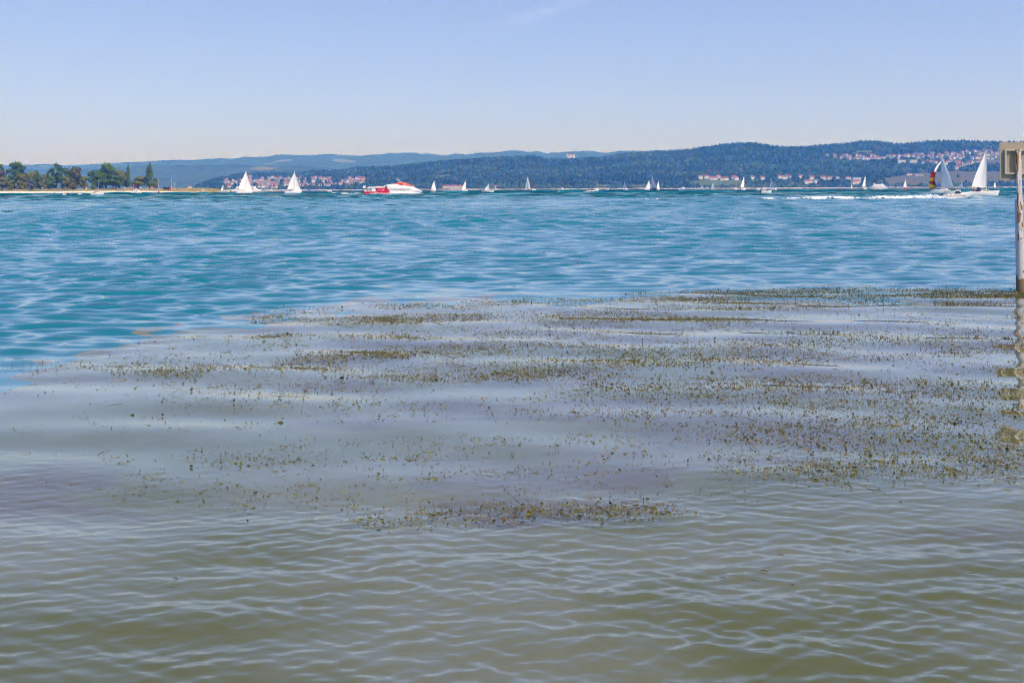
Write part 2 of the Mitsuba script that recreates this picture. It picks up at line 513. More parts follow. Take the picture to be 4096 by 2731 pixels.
# ------------------------------------------------------------------ houses over the lake
def gable(hang=.06, h=.42):
    a, b = .5 + hang, .5 + hang
    v = [[-a, -b, 0], [a, -b, 0], [a, b, 0], [-a, b, 0], [-a, 0, h], [a, 0, h], [-a, -b, -.05], [a, -b, -.05], [a, b, -.05], [-a, b, -.05]]
    f = [[0, 1, 5], [0, 5, 4], [2, 3, 4], [2, 4, 5], [1, 2, 5], [3, 0, 4], [6, 7, 1], [6, 1, 0], [7, 8, 2], [7, 2, 1], [8, 9, 3], [8, 3, 2], [9, 6, 0], [9, 0, 3], [6, 9, 8], [6, 8, 7]]
    return trimesh.Trimesh(v, f, process=False)


WALL, ROOF = mikit.ply(box(-.5, .5, -.5, .5, -.6, 1)), mikit.ply(gable())
HR = np.random.default_rng(5)
ORD = 'first second third fourth fifth sixth seventh eighth ninth tenth eleventh twelfth thirteenth fourteenth fifteenth'.split()


def house(X, Y, label, group, wall='wall', roof='roof', w=11., dpt=9., h=6., rz=None, name='house'):
    x, y, z = (float(q) for q in hill_point(X, Y))
    rz = HR.uniform(-60, 120) if rz is None else rz
    k = new(name)
    M = T().translate([x, y, z]).rotate([0, 0, 1], rz)
    obj(k + '__wall', WALL, wall, M=M.scale([w, dpt, h]))
    obj(k + '__roof', ROOF, roof, M=M.translate([0, 0, h]).scale([w, dpt, 10.]))
    tag(k, label, 'house', group)
    HOUSES.append((X, Y, w * F / y * .5))
    return k


def village(poly, n, where, group, sep=10.0, red=.75, scale=1.0):
    P = Polygon(poly)
    x0, y0, x1, y1 = P.bounds
    done, tries = [], 0
    from shapely.geometry import Point
    while len(done) < n and tries < 6000:
        tries += 1
        X, Y = HR.uniform(x0, x1), HR.uniform(y0, y1)
        if P.contains(Point(X, Y)) and all(abs(X - a) > sep or abs(Y - b) > 3.6 for a, b in done):
            done.append((X, Y))
    for X, Y in done:
        r = HR.random()
        wl, wn = ('wall', 'white') if r < .68 else (('cream', 'cream') if r < .86 else ('wall_grey', 'grey'))
        rf, rn = ('roof', 'red') if HR.random() < red else ('roof_grey', 'grey')
        w = HR.uniform(9, 15) * scale
        ed = sorted(a for a, b in done)
        rank = ed.index(X) / len(ed)
        part = ('leftmost', 'left', 'middle', 'right', 'rightmost')[min(int(rank * 5), 4)]
        eb = sorted(b for a, b in done if abs(a - X) < 60)
        lev = ('high', 'midway', 'low')[min(int(eb.index(Y) / len(eb) * 3), 2)]
        house(X, Y, f'{wn} house, {rn} roof, {lev} {part} in {where}', f'{wn} houses with {rn} roofs {lev} {part} in {group}', wl, rf, w, HR.uniform(8, 10.5) * scale, HR.uniform(4.5, 7.5) * scale)


village([(880, 749), (905, 716), (960, 711), (1010, 706), (1120, 713), (1200, 712), (1330, 713), (1345, 742), (1290, 750), (1200, 746), (1100, 753), (930, 753)], 105,
        'the village behind the big sails', 'the village behind the two large sails')
village([(1350, 732), (1400, 714), (1455, 712), (1464, 732), (1400, 748), (1355, 746)], 24, 'the cluster left of the ferry', 'the cluster left of the ferry')
village([(3310, 620), (3420, 622), (3560, 626), (3700, 616), (3770, 614), (3870, 608), (3997, 604), (3997, 640), (3900, 636), (3800, 640), (3700, 634), (3560, 636), (3450, 640), (3310, 636)], 98,
        'the upper right village', 'the upper right hillside village', sep=9, red=.6, scale=1.1)
village([(3680, 645), (3930, 646), (3930, 664), (3860, 668), (3690, 660)], 26, 'the quarter above the vineyard', 'the quarter above the vineyard', sep=10, red=.95, scale=1.1)
for i, (X, Y) in enumerate([(2802, 716), (2826, 715), (2847, 720), (2860, 722), (2875, 713), (2889, 724), (2904, 723), (2936, 716), (2945, 721)]):
    house(X, Y, f'{["first", "second", "third", "fourth", "fifth", "sixth", "seventh", "eighth", "last"][i]} from the left of the red roofed white houses above the lakeside meadow', 'houses above the lakeside meadow', w=14, dpt=10, h=9, rz=HR.uniform(-25, 25))
for i, (X, Y) in enumerate(sorted([(3010, 719), (3050, 722), (3120, 717), (3137, 717), (3155, 714), (3200, 712), (3222, 735), (3237, 732), (3248, 717), (3263, 734), (3292, 718), (3320, 720), (3348, 719), (3414, 737), (3428, 735)])):
    house(X, Y, f'{ORD[i]} from the left of the detached white houses along the right hand shore', 'detached houses near the right hand shore', w=HR.uniform(13, 19), dpt=11, h=HR.uniform(7, 10), rz=HR.uniform(-25, 25), roof='roof' if i % 3 else 'roof_grey')
house(3391, 722, 'white house with broad orange red gable roof near the shore', None, w=17, dpt=12, h=9, rz=10)
house(3636, 705, 'white house with bright red roof at the vineyard edge', None, w=19, dpt=12, h=7, rz=8)
house(3673, 706, 'wide pale house with low grey roof at the vineyard edge', None, w=28, dpt=12, h=5, rz=4, roof='roof_grey')
house(3828, 676, 'white house with pink red roof alone in trees above the vineyard', None, w=15, dpt=11, h=8, rz=-12)
for i, (X, Y) in enumerate([(1778, 752), (1790, 751), (1803, 752), (1818, 751), (1830, 752), (1846, 751)]):
    house(X, Y, f'{["first", "second", "third", "fourth", "fifth", "last"][i]} from the left in the red roofed shore row right of the ferry', 'shore houses right of the ferry', w=14, dpt=9, h=5, rz=HR.uniform(-8, 8))
for X, Y, lab in [(1652, 751, 'pale house with red roof just beyond the ferry bow'), (695, 757, 'house with pink red roof behind the tip of the spit'), (760, 751, 'pale house with red roof on the low shore right of the spit tip'),
                  (1984, 752, 'low red roofed boathouse on the far shore by the small moored sailboat')]:
    house(X, Y, lab, None, w=14, dpt=9, h=5, rz=5)


def block(X, Y, w, floors, label, rz=6):
    """Flats with a projecting white balcony slab on every floor."""
    x, y, z = (float(q) for q in hill_point(X, Y))
    k = new('apartment_block')
    M = T().translate([x, y, z]).rotate([0, 0, 1], rz)
    h = floors * 3.0
    obj(k + '__wall', box(-w / 2, w / 2, 0, 11, -4, h), 'wall_grey', M=M)
    slab = mikit.ply(box(-w / 2 - .2, w / 2 + .2, -1.6, -.02, 0, 1.3))
    for i in range(floors):
        obj(k + '__balcony', slab, 'white', M=M.translate([0, 0, 3.0 * i + .6]))
    obj(k + '__roof', box(-w / 2 - .4, w / 2 + .4, -1.8, 11.4, h, h + .6), 'concrete', M=M)
    tag(k, label, 'apartment block')
    for q in np.linspace(-w / 2, w / 2, 4):
        HOUSES.append((X + q * F / y, Y, w * F / y * .2))


block(3608, 652, 32, 4, 'left of two striped white apartment blocks on the right slope')
block(3654, 652, 29, 4, 'right of two striped white apartment blocks on the right slope')
block(3461, 640, 24, 3, 'striped white apartment block at the lower edge of the upper village')
block(3428, 725, 27, 4, 'striped white apartment block near the shore behind the right hand boats')

# castle, wind turbines and radio masts on the skyline
cx, cy, cz = at(2287, 627, 8600)
k = new('castle')
obj(k + '__wall', box(-34, 30, -10, 10, -12, 17), 'cream', M=place(cx, cy, cz))
obj(k + '__roof', ROOF, 'roof', M=T().translate([float(cx) - 2, float(cy), float(cz) + 17]).scale([64, 20, 16]))
obj(k + '__tower', box(-44, -34.5, -6, 6, -12, 30), 'cream', M=place(cx, cy, cz))
tag(k, 'large pale castle on the distant blue ridge', 'castle')
for X, Yb, Yh, a, lab in [(1433, 623, 601, 20, 'left of two white wind turbines close together on the distant ridge'), (1466, 622, 599, 75, 'right of two white wind turbines close together on the distant ridge'), (1372, 619, 606, 50, 'lone white wind turbine left of the pair on the distant ridge')]:
    x, y, z = at(X, Yb, 9750)
    hh = (Yb - Yh) / F * 9750
    k = new('wind_turbine')
    M = place(x, y, z)
    obj(k + '__tower', tube([[0, 0, -30], [0, 0, hh]], [2.4, 1.3]), 'white', M=M, smooth=40)
    obj(k + '__nacelle', loft([-1.8, -1.2, 1.2, 1.8], [hh - 1.4] * 4, [hh + 1.8] * 4, [1.0, 2.2, 2.2, 1.0]), 'white', M=M)
    for q in range(3):
        c, s_ = math.cos(math.radians(a + 120 * q)), math.sin(math.radians(a + 120 * q))
        obj(k + '__blade', tube([[0, -3.4, hh], [c * 8, -3.4, hh + s_ * 8], [c * 34, -3.6, hh + s_ * 34]], [1.0, 1.5, .4], 6), 'white', M=M)
    tag(k, lab, 'wind turbine')
for X, lab in [(3476, 'taller thin radio mast on the right hand ridge'), (3517, 'shorter thin radio mast on the right hand ridge')]:
    x, y, z = at(X, 566, 4380)
    k = new('radio_mast')
    h = 34 if X < 3500 else 26
    obj(k + '__mast', tube([[0, 0, -12], [0, 0, h]], [.55, .25], 6), 'metal', M=place(x, y, z))
    obj(k + '__platform', box(-1, 1, -1, 1, h * .7, h * .7 + .5), 'metal', M=place(x, y, z))
    tag(k, lab, 'mast')


# ------------------------------------------------------------------ forest
def inpoly(poly, X, Y):
    poly = np.asarray(poly, float)
    inside = np.zeros(X.shape, bool)
    for (x1, y1), (x2, y2) in zip(poly, np.roll(poly, -1, 0)):
        c = (y1 > Y) != (y2 > Y)
        with np.errstate(divide='ignore', invalid='ignore'):
            inside ^= c & (X < (x2 - x1) * (Y - y1) / (y2 - y1) + x1)
    return inside


N = 27000
fX = FR.uniform(770, 4420, N)
ft = FR.random(N) ** .85
ft[:1500] = FR.uniform(0, .03, 1500)
ft[1500:3300] = FR.uniform(.97, 1.0, 1800)
fv = near_v(fX, ft)
fy = Y0 + 8 + (Y1 - Y0 - 8) * ft
fY = yh(fX) - fv * F
ok = near_v(fX, np.ones(N)) > .0012
for poly in VINE:
    ok &= ~(inpoly(poly, fX, fY) & (FR.random(N) > .015))
    ok &= ~inpoly([(a, b) for a, b in poly], fX, fY - 8) | (FR.random(N) < .25)
for poly in MEADOW:
    ok &= ~inpoly(poly, fX, fY) & ~inpoly(poly, fX, fY - 7)
hs = np.array(HOUSES)
for i in range(0, N, 3000):
    dX, dY = fX[i:i + 3000, None] - hs[None, :, 0], fY[i:i + 3000, None] - hs[None, :, 1]
    ok[i:i + 3000] &= ~((np.abs(dX) < hs[None, :, 2] + 3.5) & (dY > -5) & (dY < 12)).any(1)
fX, ft, fv, fy, fY = fX[ok], ft[ok], fv[ok], fy[ok], fY[ok]
fx = (fX - 2048) / F * fy
fz = H + fv * fy
clump = meshkit.fbm(np.stack([fx / 90., fy / 90., fx * 0], -1), 3)
stand = (.15 + 1.8 * meshkit.fbm(np.stack([fx / 210., fy / 120., fx * 0 + 8], -1), 3)) * np.where(fy < Y0 + 130, 1.35, 1.0)
con = FR.random(len(fx)) < np.clip((clump - .42) * 2.2, .06, .8)
ico0 = trimesh.creation.icosahedron()
V0, F0 = np.array(ico0.vertices), ico0.faces[ico0.triangles_center[:, 2] > -.5]
vs, fs, cs, o = [], [], [], 0
tone = [(.026, .048, .020), (.040, .066, .024), (.060, .080, .028), (.075, .070, .040), (.085, .052, .040)]
for i in range(len(fx)):
    if con[i]:
        r, h = FR.uniform(3.2, 5.0), FR.uniform(15, 24)
        v, f = coneV * [r, r, h], coneF
        c = np.array((.018, .038, .020)) * FR.uniform(.8, 1.25)
    else:
        r, h = FR.uniform(4.2, 10.5), FR.uniform(9, 18)
        if fy[i] < Y0 + 60:
            h *= .8
        v, f = V0 * [r, r, h * .55] + [0, 0, h * .5], F0
        v = v * FR.uniform(.78, 1.22, (len(v), 1))
        c = np.array(tone[min(int(FR.exponential(1.15)), 4)]) * FR.uniform(.75, 1.3) * stand[i]
    vs.append(v + [fx[i], fy[i], fz[i] - 1.5])
    fs.append(f + o)
    cs.append(np.repeat(c[None], len(v), 0))
    o += len(v)
scene['m_forest'] = {'type': 'twosided', 'bsdf': {'type': 'diffuse', 'reflectance': {'type': 'mesh_attribute', 'name': 'vertex_color'}}}
fm = trimesh.Trimesh(np.vstack(vs), np.vstack(fs), process=False)
obj('forest', fm, 'forest', smooth=False, color=np.vstack(cs))
tag('forest', 'mixed forest covering the long hillside across the lake', kind='stuff')
print('forest tris', len(fm.faces))

# ------------------------------------------------------------------ trees on the spit, one by one
TR = np.random.default_rng(21)
for nm, a, b in [('leaf_dark', (.045, .085, .015), (.100, .155, .028)), ('leaf_green', (.060, .110, .018), (.120, .180, .032)), ('leaf_olive', (.110, .122, .012), (.200, .195, .028)),
                 ('leaf_brown', (.085, .082, .030), (.145, .130, .050)), ('leaf_grey', (.075, .090, .065), (.140, .155, .120)), ('leaf_red', (.085, .055, .030), (.140, .090, .050))]:
    leaf_mat(nm, a, b)


def tree(X, w, Yt, Yb, d, leaf, label, group=None, kind='round', name='tree'):
    px = d / F
    W, x = w * px, (X - 2048) / F * d
    zb = spit_z(x, d) - .2
    zt = H + vis(X, Yt) * d
    h = zt - zb
    k = new(name)
    vs, fs = [], []
    lobes = []
    if kind == 'poplar':
        for t in np.linspace(.14, .95, 9):
            r = W * .5 * math.sin(math.pi * (t * .86 + .12)) ** .7
            lobes.append((TR.normal(0, .07, 2) * W, t * h, r, h * .10))
    elif kind == 'open':
        for i in range(13):
            t = TR.uniform(.3, .9)
            lobes.append((TR.normal(0, .23, 2) * W * (1.25 - .8 * abs(t - .6)), t * h, W * TR.uniform(.13, .22), h * TR.uniform(.06, .12)))
        lobes.append((np.zeros(2), .9 * h, W * .15, h * .09))
    else:
        for i in range(13):
            a, t = TR.uniform(0, 6.28), TR.uniform(.22 if Yt < 690 else .10, .86)
            e = math.sqrt(max(0, 1 - ((t - .48) / .52) ** 2))
            lobes.append((np.array([math.cos(a), math.sin(a)]) * W * .30 * e, t * h, W * TR.uniform(.16, .26), h * TR.uniform(.10, .16)))
        lobes += [(np.zeros(2), .84 * h, W * .26, h * .15), (np.zeros(2), .5 * h, W * .34, h * .26)]
    P0 = []
    for (cx_, cy_), cz_, r, rz_ in lobes:
        v = icoV * [r * .82, r * .82, rz_ * .82] * TR.uniform(.85, 1.1, (len(icoV), 1)) + [cx_, cy_, cz_]
        P0.append((v, icoF))
        n = int(26 + 5.5 * r * rz_)
        dirs = TR.normal(size=(n, 3))
        dirs /= np.linalg.norm(dirs, axis=1, keepdims=True)
        c = dirs * [r, r, rz_] * TR.uniform(.8, 1.12, (n, 1)) + [cx_, cy_, cz_]
        s_ = TR.uniform(.35, .8, n) * min(1.0, max(.5, W / 12))
        a = np.cross(dirs, TR.normal(size=(n, 3)))
        a /= np.linalg.norm(a, axis=1, keepdims=True)
        b = np.cross(dirs, a) + .5 * dirs
        q = np.stack([c - a * s_[:, None], c + b * s_[:, None], c + a * s_[:, None], c - b * s_[:, None]], 1).reshape(-1, 3)
        j = np.arange(n) * 4
        P0.append((q, np.vstack([np.stack([j, j + 1, j + 2], 1), np.stack([j, j + 2, j + 3], 1)])))
    o = 0
    for v, f in P0:
        vs.append(v)
        fs.append(f + o)
        o += len(v)
    M = place(x, d, zb)
    obj(k + '__crown', trimesh.Trimesh(np.vstack(vs), np.vstack(fs), process=False), leaf, M=M)
    tr = W * .035 + .12
    limbs = [tube([[0, 0, -.3], [TR.normal(0, .2), 0, h * .3], [0, 0, h * .62]], [tr * 1.3, tr, tr * .4], 7)]
    for q in range(3):
        a = TR.uniform(0, 6.28)
        limbs.append(tube([[0, 0, h * .22], [math.cos(a) * W * .2, math.sin(a) * W * .2, h * .5]], [tr * .6, tr * .2], 5))
    obj(k + '__trunk', cat(*limbs), 'trunk', M=M)
    tag(k, label, 'tree', group)


for a in [
    (4, 46, 655, 752, 1090, 'leaf_dark', 'dark crowned tree cut by the left picture edge', None, 'open'),
    (10, 34, 678, 752, 1070, 'leaf_red', 'reddish brown tree at the left picture edge'),
    (71, 74, 643, 752, 1075, 'leaf_dark', 'big round dark tree, tallest at the left end of the spit'),
    (-30, 70, 680, 752, 1050, 'leaf_green', 'green tree reaching in from beyond the left picture edge'),
    (14, 48, 706, 758, 1010, 'leaf_olive', 'olive bush at the foot of the left picture edge'),
    (44, 54, 697, 754, 1030, 'leaf_green', 'bushy green tree under the big round dark tree'),
    (42, 30, 722, 756, 1005, 'leaf_olive', 'low yellowish bush at the foot of the big round dark tree'),
    (88, 56, 694, 754, 1030, 'leaf_olive', 'olive bushy tree right below the big round dark tree'),
    (124, 44, 686, 754, 1045, 'leaf_olive', 'yellow olive tree left of the small round dark tree'),
    (146, 32, 679, 752, 1075, 'leaf_dark', 'small round dark tree rising from the olive trees'),
    (126, 32, 716, 758, 1000, 'leaf_grey', 'grey green willow bush at the water side of the olive trees'),
    (158, 42, 700, 754, 1040, 'leaf_green', 'green tree below the small round dark tree'),
    (176, 46, 698, 754, 1035, 'leaf_olive', 'olive tree left of the ragged tall tree'),
    (192, 20, 684, 752, 1085, 'leaf_dark', 'slim dark treetop between olive trees left of the ragged tall tree'),
    (205, 40, 704, 755, 1015, 'leaf_green', 'green bush at the left foot of the ragged tall tree'),
    (226, 62, 651, 753, 1040, 'leaf_dark', 'ragged tall dark tree with spreading upper limbs', None, 'open'),
    (250, 32, 668, 753, 1055, 'leaf_dark', 'narrow dark tree touching the right side of the ragged tall tree', None, 'open'),
    (272, 38, 672, 752, 1070, 'leaf_green', 'green tree between the ragged tall tree and the brown tree'),
    (306, 58, 663, 753, 1040, 'leaf_brown', 'big brownish tree in the middle of the spit'),
    (262, 44, 706, 755, 1015, 'leaf_olive', 'round olive tree at the left foot of the brownish tree'),
    (290, 40, 714, 756, 1005, 'leaf_brown', 'low brownish tree in front of the big brownish tree'),
    (336, 36, 702, 755, 1020, 'leaf_olive', 'yellow olive tree at the right foot of the brownish tree'),
    (377, 54, 678, 753, 1040, 'leaf_dark', 'broad dark tree at the left of the tall grove'),
    (424, 74, 649, 753, 1060, 'leaf_green', 'tallest tree of the grove right of the gap'),
    (405, 60, 690, 754, 1025, 'leaf_dark', 'dark tree in front of the tallest grove tree'),
    (452, 42, 668, 753, 1050, 'leaf_dark', 'dark tree at the right shoulder of the tallest grove tree'),
    (476, 60, 677, 754, 1035, 'leaf_olive', 'broad olive tree on the right of the grove'),
    (466, 62, 702, 755, 1020, 'leaf_dark', 'low dark tree under the broad olive tree'),
    (505, 38, 686, 754, 1050, 'leaf_green', 'pale green tree left of the thin poplar'),
    (374, 22, 728, 757, 1000, 'leaf_green', 'little green bush at the front of the grove'),
    (555, 62, 706, 754, 1030, 'leaf_olive', 'round yellow olive tree alone between the two poplars'),
    (622, 24, 710, 755, 1055, 'leaf_olive', 'slender pale tree right of the thick poplar'),
]:
    tree(*a[:7], kind=a[8] if len(a) > 8 else 'round')
tree(513, 18, 660, 754, 1045, 'leaf_dark', 'thin pointed poplar at the right end of the grove', kind='poplar', name='poplar')
tree(598, 34, 657, 757, 1030, 'leaf_dark', 'thick column shaped poplar near the spit tip', kind='poplar', name='poplar')


# ------------------------------------------------------------------ people
def bones(js, links, seg=10):
    parts = []
    for a, b in links:
        (pa, ra), (pb, rb) = js[a], js[b]
        parts.append(m3.Manifold.batch_hull([m3.Manifold.sphere(ra, seg).translate(pa), m3.Manifold.sphere(rb, seg).translate(pb)]))
    m = m3.Manifold.batch_boolean(parts, m3.OpType.Add).to_mesh()
    return trimesh.Trimesh(m.vert_properties[:, :3], m.tri_verts)


def figure(pose):
    """Body, clothing and hair of a figure facing +x, feet (or seat) at z = 0."""
    if pose == 'stand':
        hip, knee, ank, toe, sh, zs = (0, .10, .93), (.02, .11, .50), (-.02, .11, .09), (.14, .12, .04), (-.02, .20, 1.45), 1.45
        elb, wr, hand = (.05, .27, 1.16), (.16, .24, .93), (.21, .23, .84)
        neck, head, nose = (0, 0, 1.53), (.02, 0, 1.67), (.12, 0, 1.66)
    elif pose == 'bend':
        hip, knee, ank, toe, sh, zs = (-.10, .10, .88), (.06, .11, .48), (-.02, .11, .09), (.14, .12, .04), (.32, .19, 1.24), 1.24
        elb, wr, hand = (.45, .24, .98), (.62, .18, .95), (.70, .15, .94)
        neck, head, nose = (.40, 0, 1.32), (.50, 0, 1.43), (.60, 0, 1.39)
    else:
        hip, knee, ank, toe, sh, zs = (0, .10, .10), (.42, .13, .14), (.44, .13, -.28), (.60, .13, -.33), (-.04, .20, .62), .62
        elb, wr, hand = (.08, .26, .36), (.30, .20, .30), (.38, .17, .28)
        neck, head, nose = (0, 0, .70), (.03, 0, .85), (.13, 0, .84)
    js, links = {}, []
    for s_ in (-1, 1):
        f = lambda p: (p[0], p[1] * s_, p[2])  # noqa: E731
        for nme, p, r in (('hip', hip, .10), ('knee', knee, .062), ('ank', ank, .042), ('toe', toe, .035), ('sh', sh, .062), ('elb', elb, .045), ('wr', wr, .033), ('hand', hand, .04)):
            js[nme + str(s_)] = (f(p), r)
        for a, b in (('hip', 'knee'), ('knee', 'ank'), ('ank', 'toe'), ('sh', 'elb'), ('elb', 'wr'), ('wr', 'hand')):
            links.append((a + str(s_), b + str(s_)))
    mid = tuple(.5 * (a + b) for a, b in zip((hip[0], 0, hip[2] + .05), (sh[0], 0, sh[2])))
    js.update(pel=((hip[0], 0, hip[2] + .05), .13), mid=(mid, .12), chest=((sh[0], 0, sh[2] - .08), .15), neck=(neck, .055), head=(head, .10), jaw=((head[0] + .03, 0, head[2] - .07), .065), nose=(nose, .018))
    links += [('pel', 'mid'), ('mid', 'chest'), ('chest', 'neck'), ('neck', 'head'), ('head', 'jaw'), ('head', 'nose'), ('hip-1', 'pel'), ('hip1', 'pel'), ('sh-1', 'chest'), ('sh1', 'chest')]
    body = bones(js, links)
    g = {k_: (p, r + .022) for k_, (p, r) in js.items()}
    shirt = bones(g, [('mid', 'chest'), ('sh-1', 'chest'), ('sh1', 'chest')] + [('pel', 'mid')])
    half = {k_: v for k_, v in g.items()}
    for s_ in ('-1', '1'):
        a, b = np.array(js['hip' + s_][0]), np.array(js['knee' + s_][0])
        half['th' + s_] = (tuple(a + .65 * (b - a)), .098)
    shorts = bones(half, [('hip-1', 'pel'), ('hip1', 'pel'), ('hip-1', 'th-1'), ('hip1', 'th1')])
    hair = m3.Manifold.sphere(.112, 12).translate((head[0] - .02, 0, head[2] + .025)) - m3.Manifold.cube((.3, .4, .4), True).translate((head[0] + .19, 0, head[2] - .05))
    hm = hair.to_mesh()
    return [mikit.ply(q) for q in (body, shirt, shorts, trimesh.Trimesh(hm.vert_properties[:, :3], hm.tri_verts))]


FIG = {p_: figure(p_) for p_ in ('stand', 'bend', 'sit')}


def person(x, y, z, pose, rz, shirt, shorts, label, group=None, hair='hair', s=1.0):
    k = new('person')
    M = place(x, y, z, rz, s=s)
    for nme, q, m in zip(('body', 'shirt', 'shorts', 'hair'), FIG[pose], ('skin', shirt, shorts, hair)):
        obj(k + '__' + nme, q, m, M=M)
    tag(k, label, 'person', group)
    return k


# ------------------------------------------------------------------ boats
def sail_mesh(luff0, luff1, clew, belly, n=9, roach=.0):
    """A curved triangular sail from its luff (foot to head) to the clew, belly in metres to port (+y)."""
    a, b, c = (np.asarray(q, float) for q in (luff0, luff1, clew))
    P = []
    for t in np.linspace(0, 1, n):
        l, e = a + (b - a) * t, c + (b - c) * t
        e = e + (e - l) * roach * math.sin(math.pi * t)
        row = []
        for u in np.linspace(0, 1, 7):
            p = l + (e - l) * u
            row.append(p + np.array([0, belly * math.sin(math.pi * u ** .8) * (1 - t * .75), 0]))
        P.append(row)
    P = np.array(P)
    m = gridmesh(P)
    o = P + np.array([0, .02, 0])
    m2 = gridmesh(o)
    m2.invert()
    return cat(m, m2)


SW = np.random.default_rng(8)


def sailboat(X, Yw, Yt, wpx, hd, label, d=None, L=None, main='sail', jib='sail', hull='white', heel=0., trim=20., bare=False, group=None, jibh=.86, away=1, stripe=None, boom_up=0.0):
    d = d or min(H * F / max(Yw - yh(X), 3), 2300)
    hm = (Yw - Yt) * d / F
    L = L or hm * .78
    c = min(1.0, wpx * d / F / (L * .9))
    rz = math.degrees(math.acos(c)) * away
    rz = rz if hd > 0 else 180 - rz
    x = (X - 2048) / F * d
    B, Fb = L * .30, .09 * L + .12
    k = new('sailboat')
    M = place(x, d, min(.3, .0006 * d), rz, rx=heel)
    obj(k + '__hull', hull_mesh(L, B, Fb, bow=1.3), hull, M=M, smooth=40)
    obj(k + '__cabin', loft(np.array([-.12, -.08, .10, .18, .21]) * L, [Fb * .9] * 5, np.array([1.2, 1.6, 1.55, 1.3, 1.0]) * Fb, np.array([.25, .30, .26, .18, .08]) * B, 4, 12), 'deck' if hull == 'white' else hull, M=M, smooth=40)
    mx = .10 * L
    obj(k + '__mast', tube([[mx, 0, Fb], [mx, 0, hm]], [.012 * L, .007 * L], 6), 'metal', M=M)
    bz = Fb + .10 * hm
    end = np.array([mx - .42 * L * math.cos(math.radians(trim)), .42 * L * math.sin(math.radians(trim)), bz + boom_up])
    obj(k + '__boom', tube([[mx, 0, bz], end], .008 * L + .02, 6), 'metal', M=M)
    if bare:
        obj(k + '__furled_sail', tube([[mx - .02 * L, 0, bz + .1], end + [0, 0, .12]], [.02 * L + .05, .012 * L + .03], 7), 'navy' if bare == 2 else 'sail', M=M)
    elif main:
        obj(k + '__mainsail', sail_mesh([mx - .03, 0, bz + .12], [mx - .03, 0, hm * .985], end + [0, 0, .12], .05 * L, roach=.12), main, M=M, smooth=True)
    if jib and not bare:
        t0 = np.array([.47 * L, 0, Fb * 1.35])
        t1 = np.array([mx + .02, 0, hm * jibh])
        obj(k + '__jib', sail_mesh(t0, t0 + (t1 - t0) * .98, [mx - .02 * L, .16 * L, Fb * 1.5], .05 * L), jib, M=M, smooth=True)
    st = [tube([[.49 * L, 0, Fb * 1.3], [mx, 0, hm * .97]], .012, 4), tube([[-.49 * L, 0, Fb], [mx, 0, hm * .99]], .012, 4)]
    for s_ in (-1, 1):
        st.append(tube([[mx - .03 * L, s_ * B * .47, Fb], [mx, 0, hm * .8]], .012, 4))
    obj(k + '__rigging', cat(*st), 'metal', M=M)
    if stripe:
        obj(k + '__stripe', box(-.40 * L, .1 * L, -B * .515, B * .515, Fb * .55, Fb * .75), stripe, M=M)
    tag(k, label, 'sailboat', group)
    return k, M, L, Fb, d


sailboat(979, 774.7, 682.5, 49, 1, 'left of two big white sailboats, in front of the car ferry', trim=25, away=1)
sailboat(1173, 775, 685, 56, 1, 'right of two big white sailboats, clear of the car ferry', trim=22, away=1)
sailboat(1735, 763.7, 721, 16, 1, 'slim white sailboat first to the right of the red and white ferry', away=1)
sailboat(1803, 760, 738, 9, -1, 'tiny greyish sailboat before the red roofed shore houses', d=1700, main='sail_grey', jib='sail_grey')
sailboat(1851, 761, 745, 8, 1, 'tiny white sail close left of a tall narrow white sail', d=1500)
sailboat(1861, 765, 721, 17, 1, 'tall narrow white sail left of the small motor sailer', jib=None, trim=40)
sailboat(1952, 771.7, 735, 46, 1, 'low white boat with one small sail and a short wake', L=6.8, jib=None, main='sail', stripe='navy')
sailboat(2113, 765, 704, 27, -1, 'white spinnaker shaped sail on dark brown hull beside the green brown sail', hull='wood', trim=8, jib='sail', L=7.5)
sailboat(2130, 764, 690, 16, -1, 'very tall mast with narrow dark green brown sail and white hull', d=900, main='sail_dark', jib='green', trim=15, L=11)
sailboat(2388, 763.7, 716, 15, 1, 'white yacht under bare mast right of the orange speedboat', bare=1)
sailboat(2501, 757.7, 720, 12, -1, 'pale thin sail close to the far shore in the middle right', d=1350, main='sail_grey')
sailboat(2594, 758.5, 719, 26, 1, 'left one of three overlapping sails', d=1250, trim=15)
sailboat(2618, 760, 703, 30, -1, 'large lavender grey sail on dark hull, middle of three overlapping sails', d=1100, main='sail_grey', jib='sail_grey', hull='dark', heel=-13, trim=12)
sailboat(2634, 760.7, 720, 12, 1, 'slim white sail at the right of three overlapping sails', d=1060)
sailboat(2810, 755.4, 738, 10, -1, 'tiny pale sail left of the small white triangle sail', d=1900, main='sail_grey')
sailboat(2852, 755.6, 731, 15, -1, 'small white triangle sail below the row of red roofed houses', d=1800)
sailboat(2944, 757, 725, 17, 1, 'yacht with bare mast lying left of the tall white sail', d=1350, bare=1)
sailboat(2975, 761, 704.8, 21, 1, 'tall white sail right of the bare masted yacht', trim=30, jib=None)
sailboat(3090, 761, 714, 17, -1, 'blue grey sail just behind the white canopied motorboat', main='sail_grey', jib='sail', trim=30)
sailboat(3407, 752, 730, 9, 1, 'faint little sail below the striped block near the shore', d=2000, main='sail_grey')
sailboat(3461, 755.8, 701, 18, 1, 'narrow tall white sail left of the white passenger ship', d=1050, trim=32, jib=None)
sailboat(3602, 752, 730, 7, -1, 'faint grey sail left of the red hulled sailboat', d=1900, main='sail_grey', jib='sail_grey')
sailboat(3622, 755, 717, 18, 1, 'white sail on red hull right of the white passenger ship', d=1250, hull='red', trim=25)
sailboat(3848, 750.5, 722, 9, -1, 'small far sail between the two big right hand yachts', d=1700)
sailboat(3980, 751, 724.5, 13, 1, 'small far sail just left of the sign board', d=1700, main='sail')
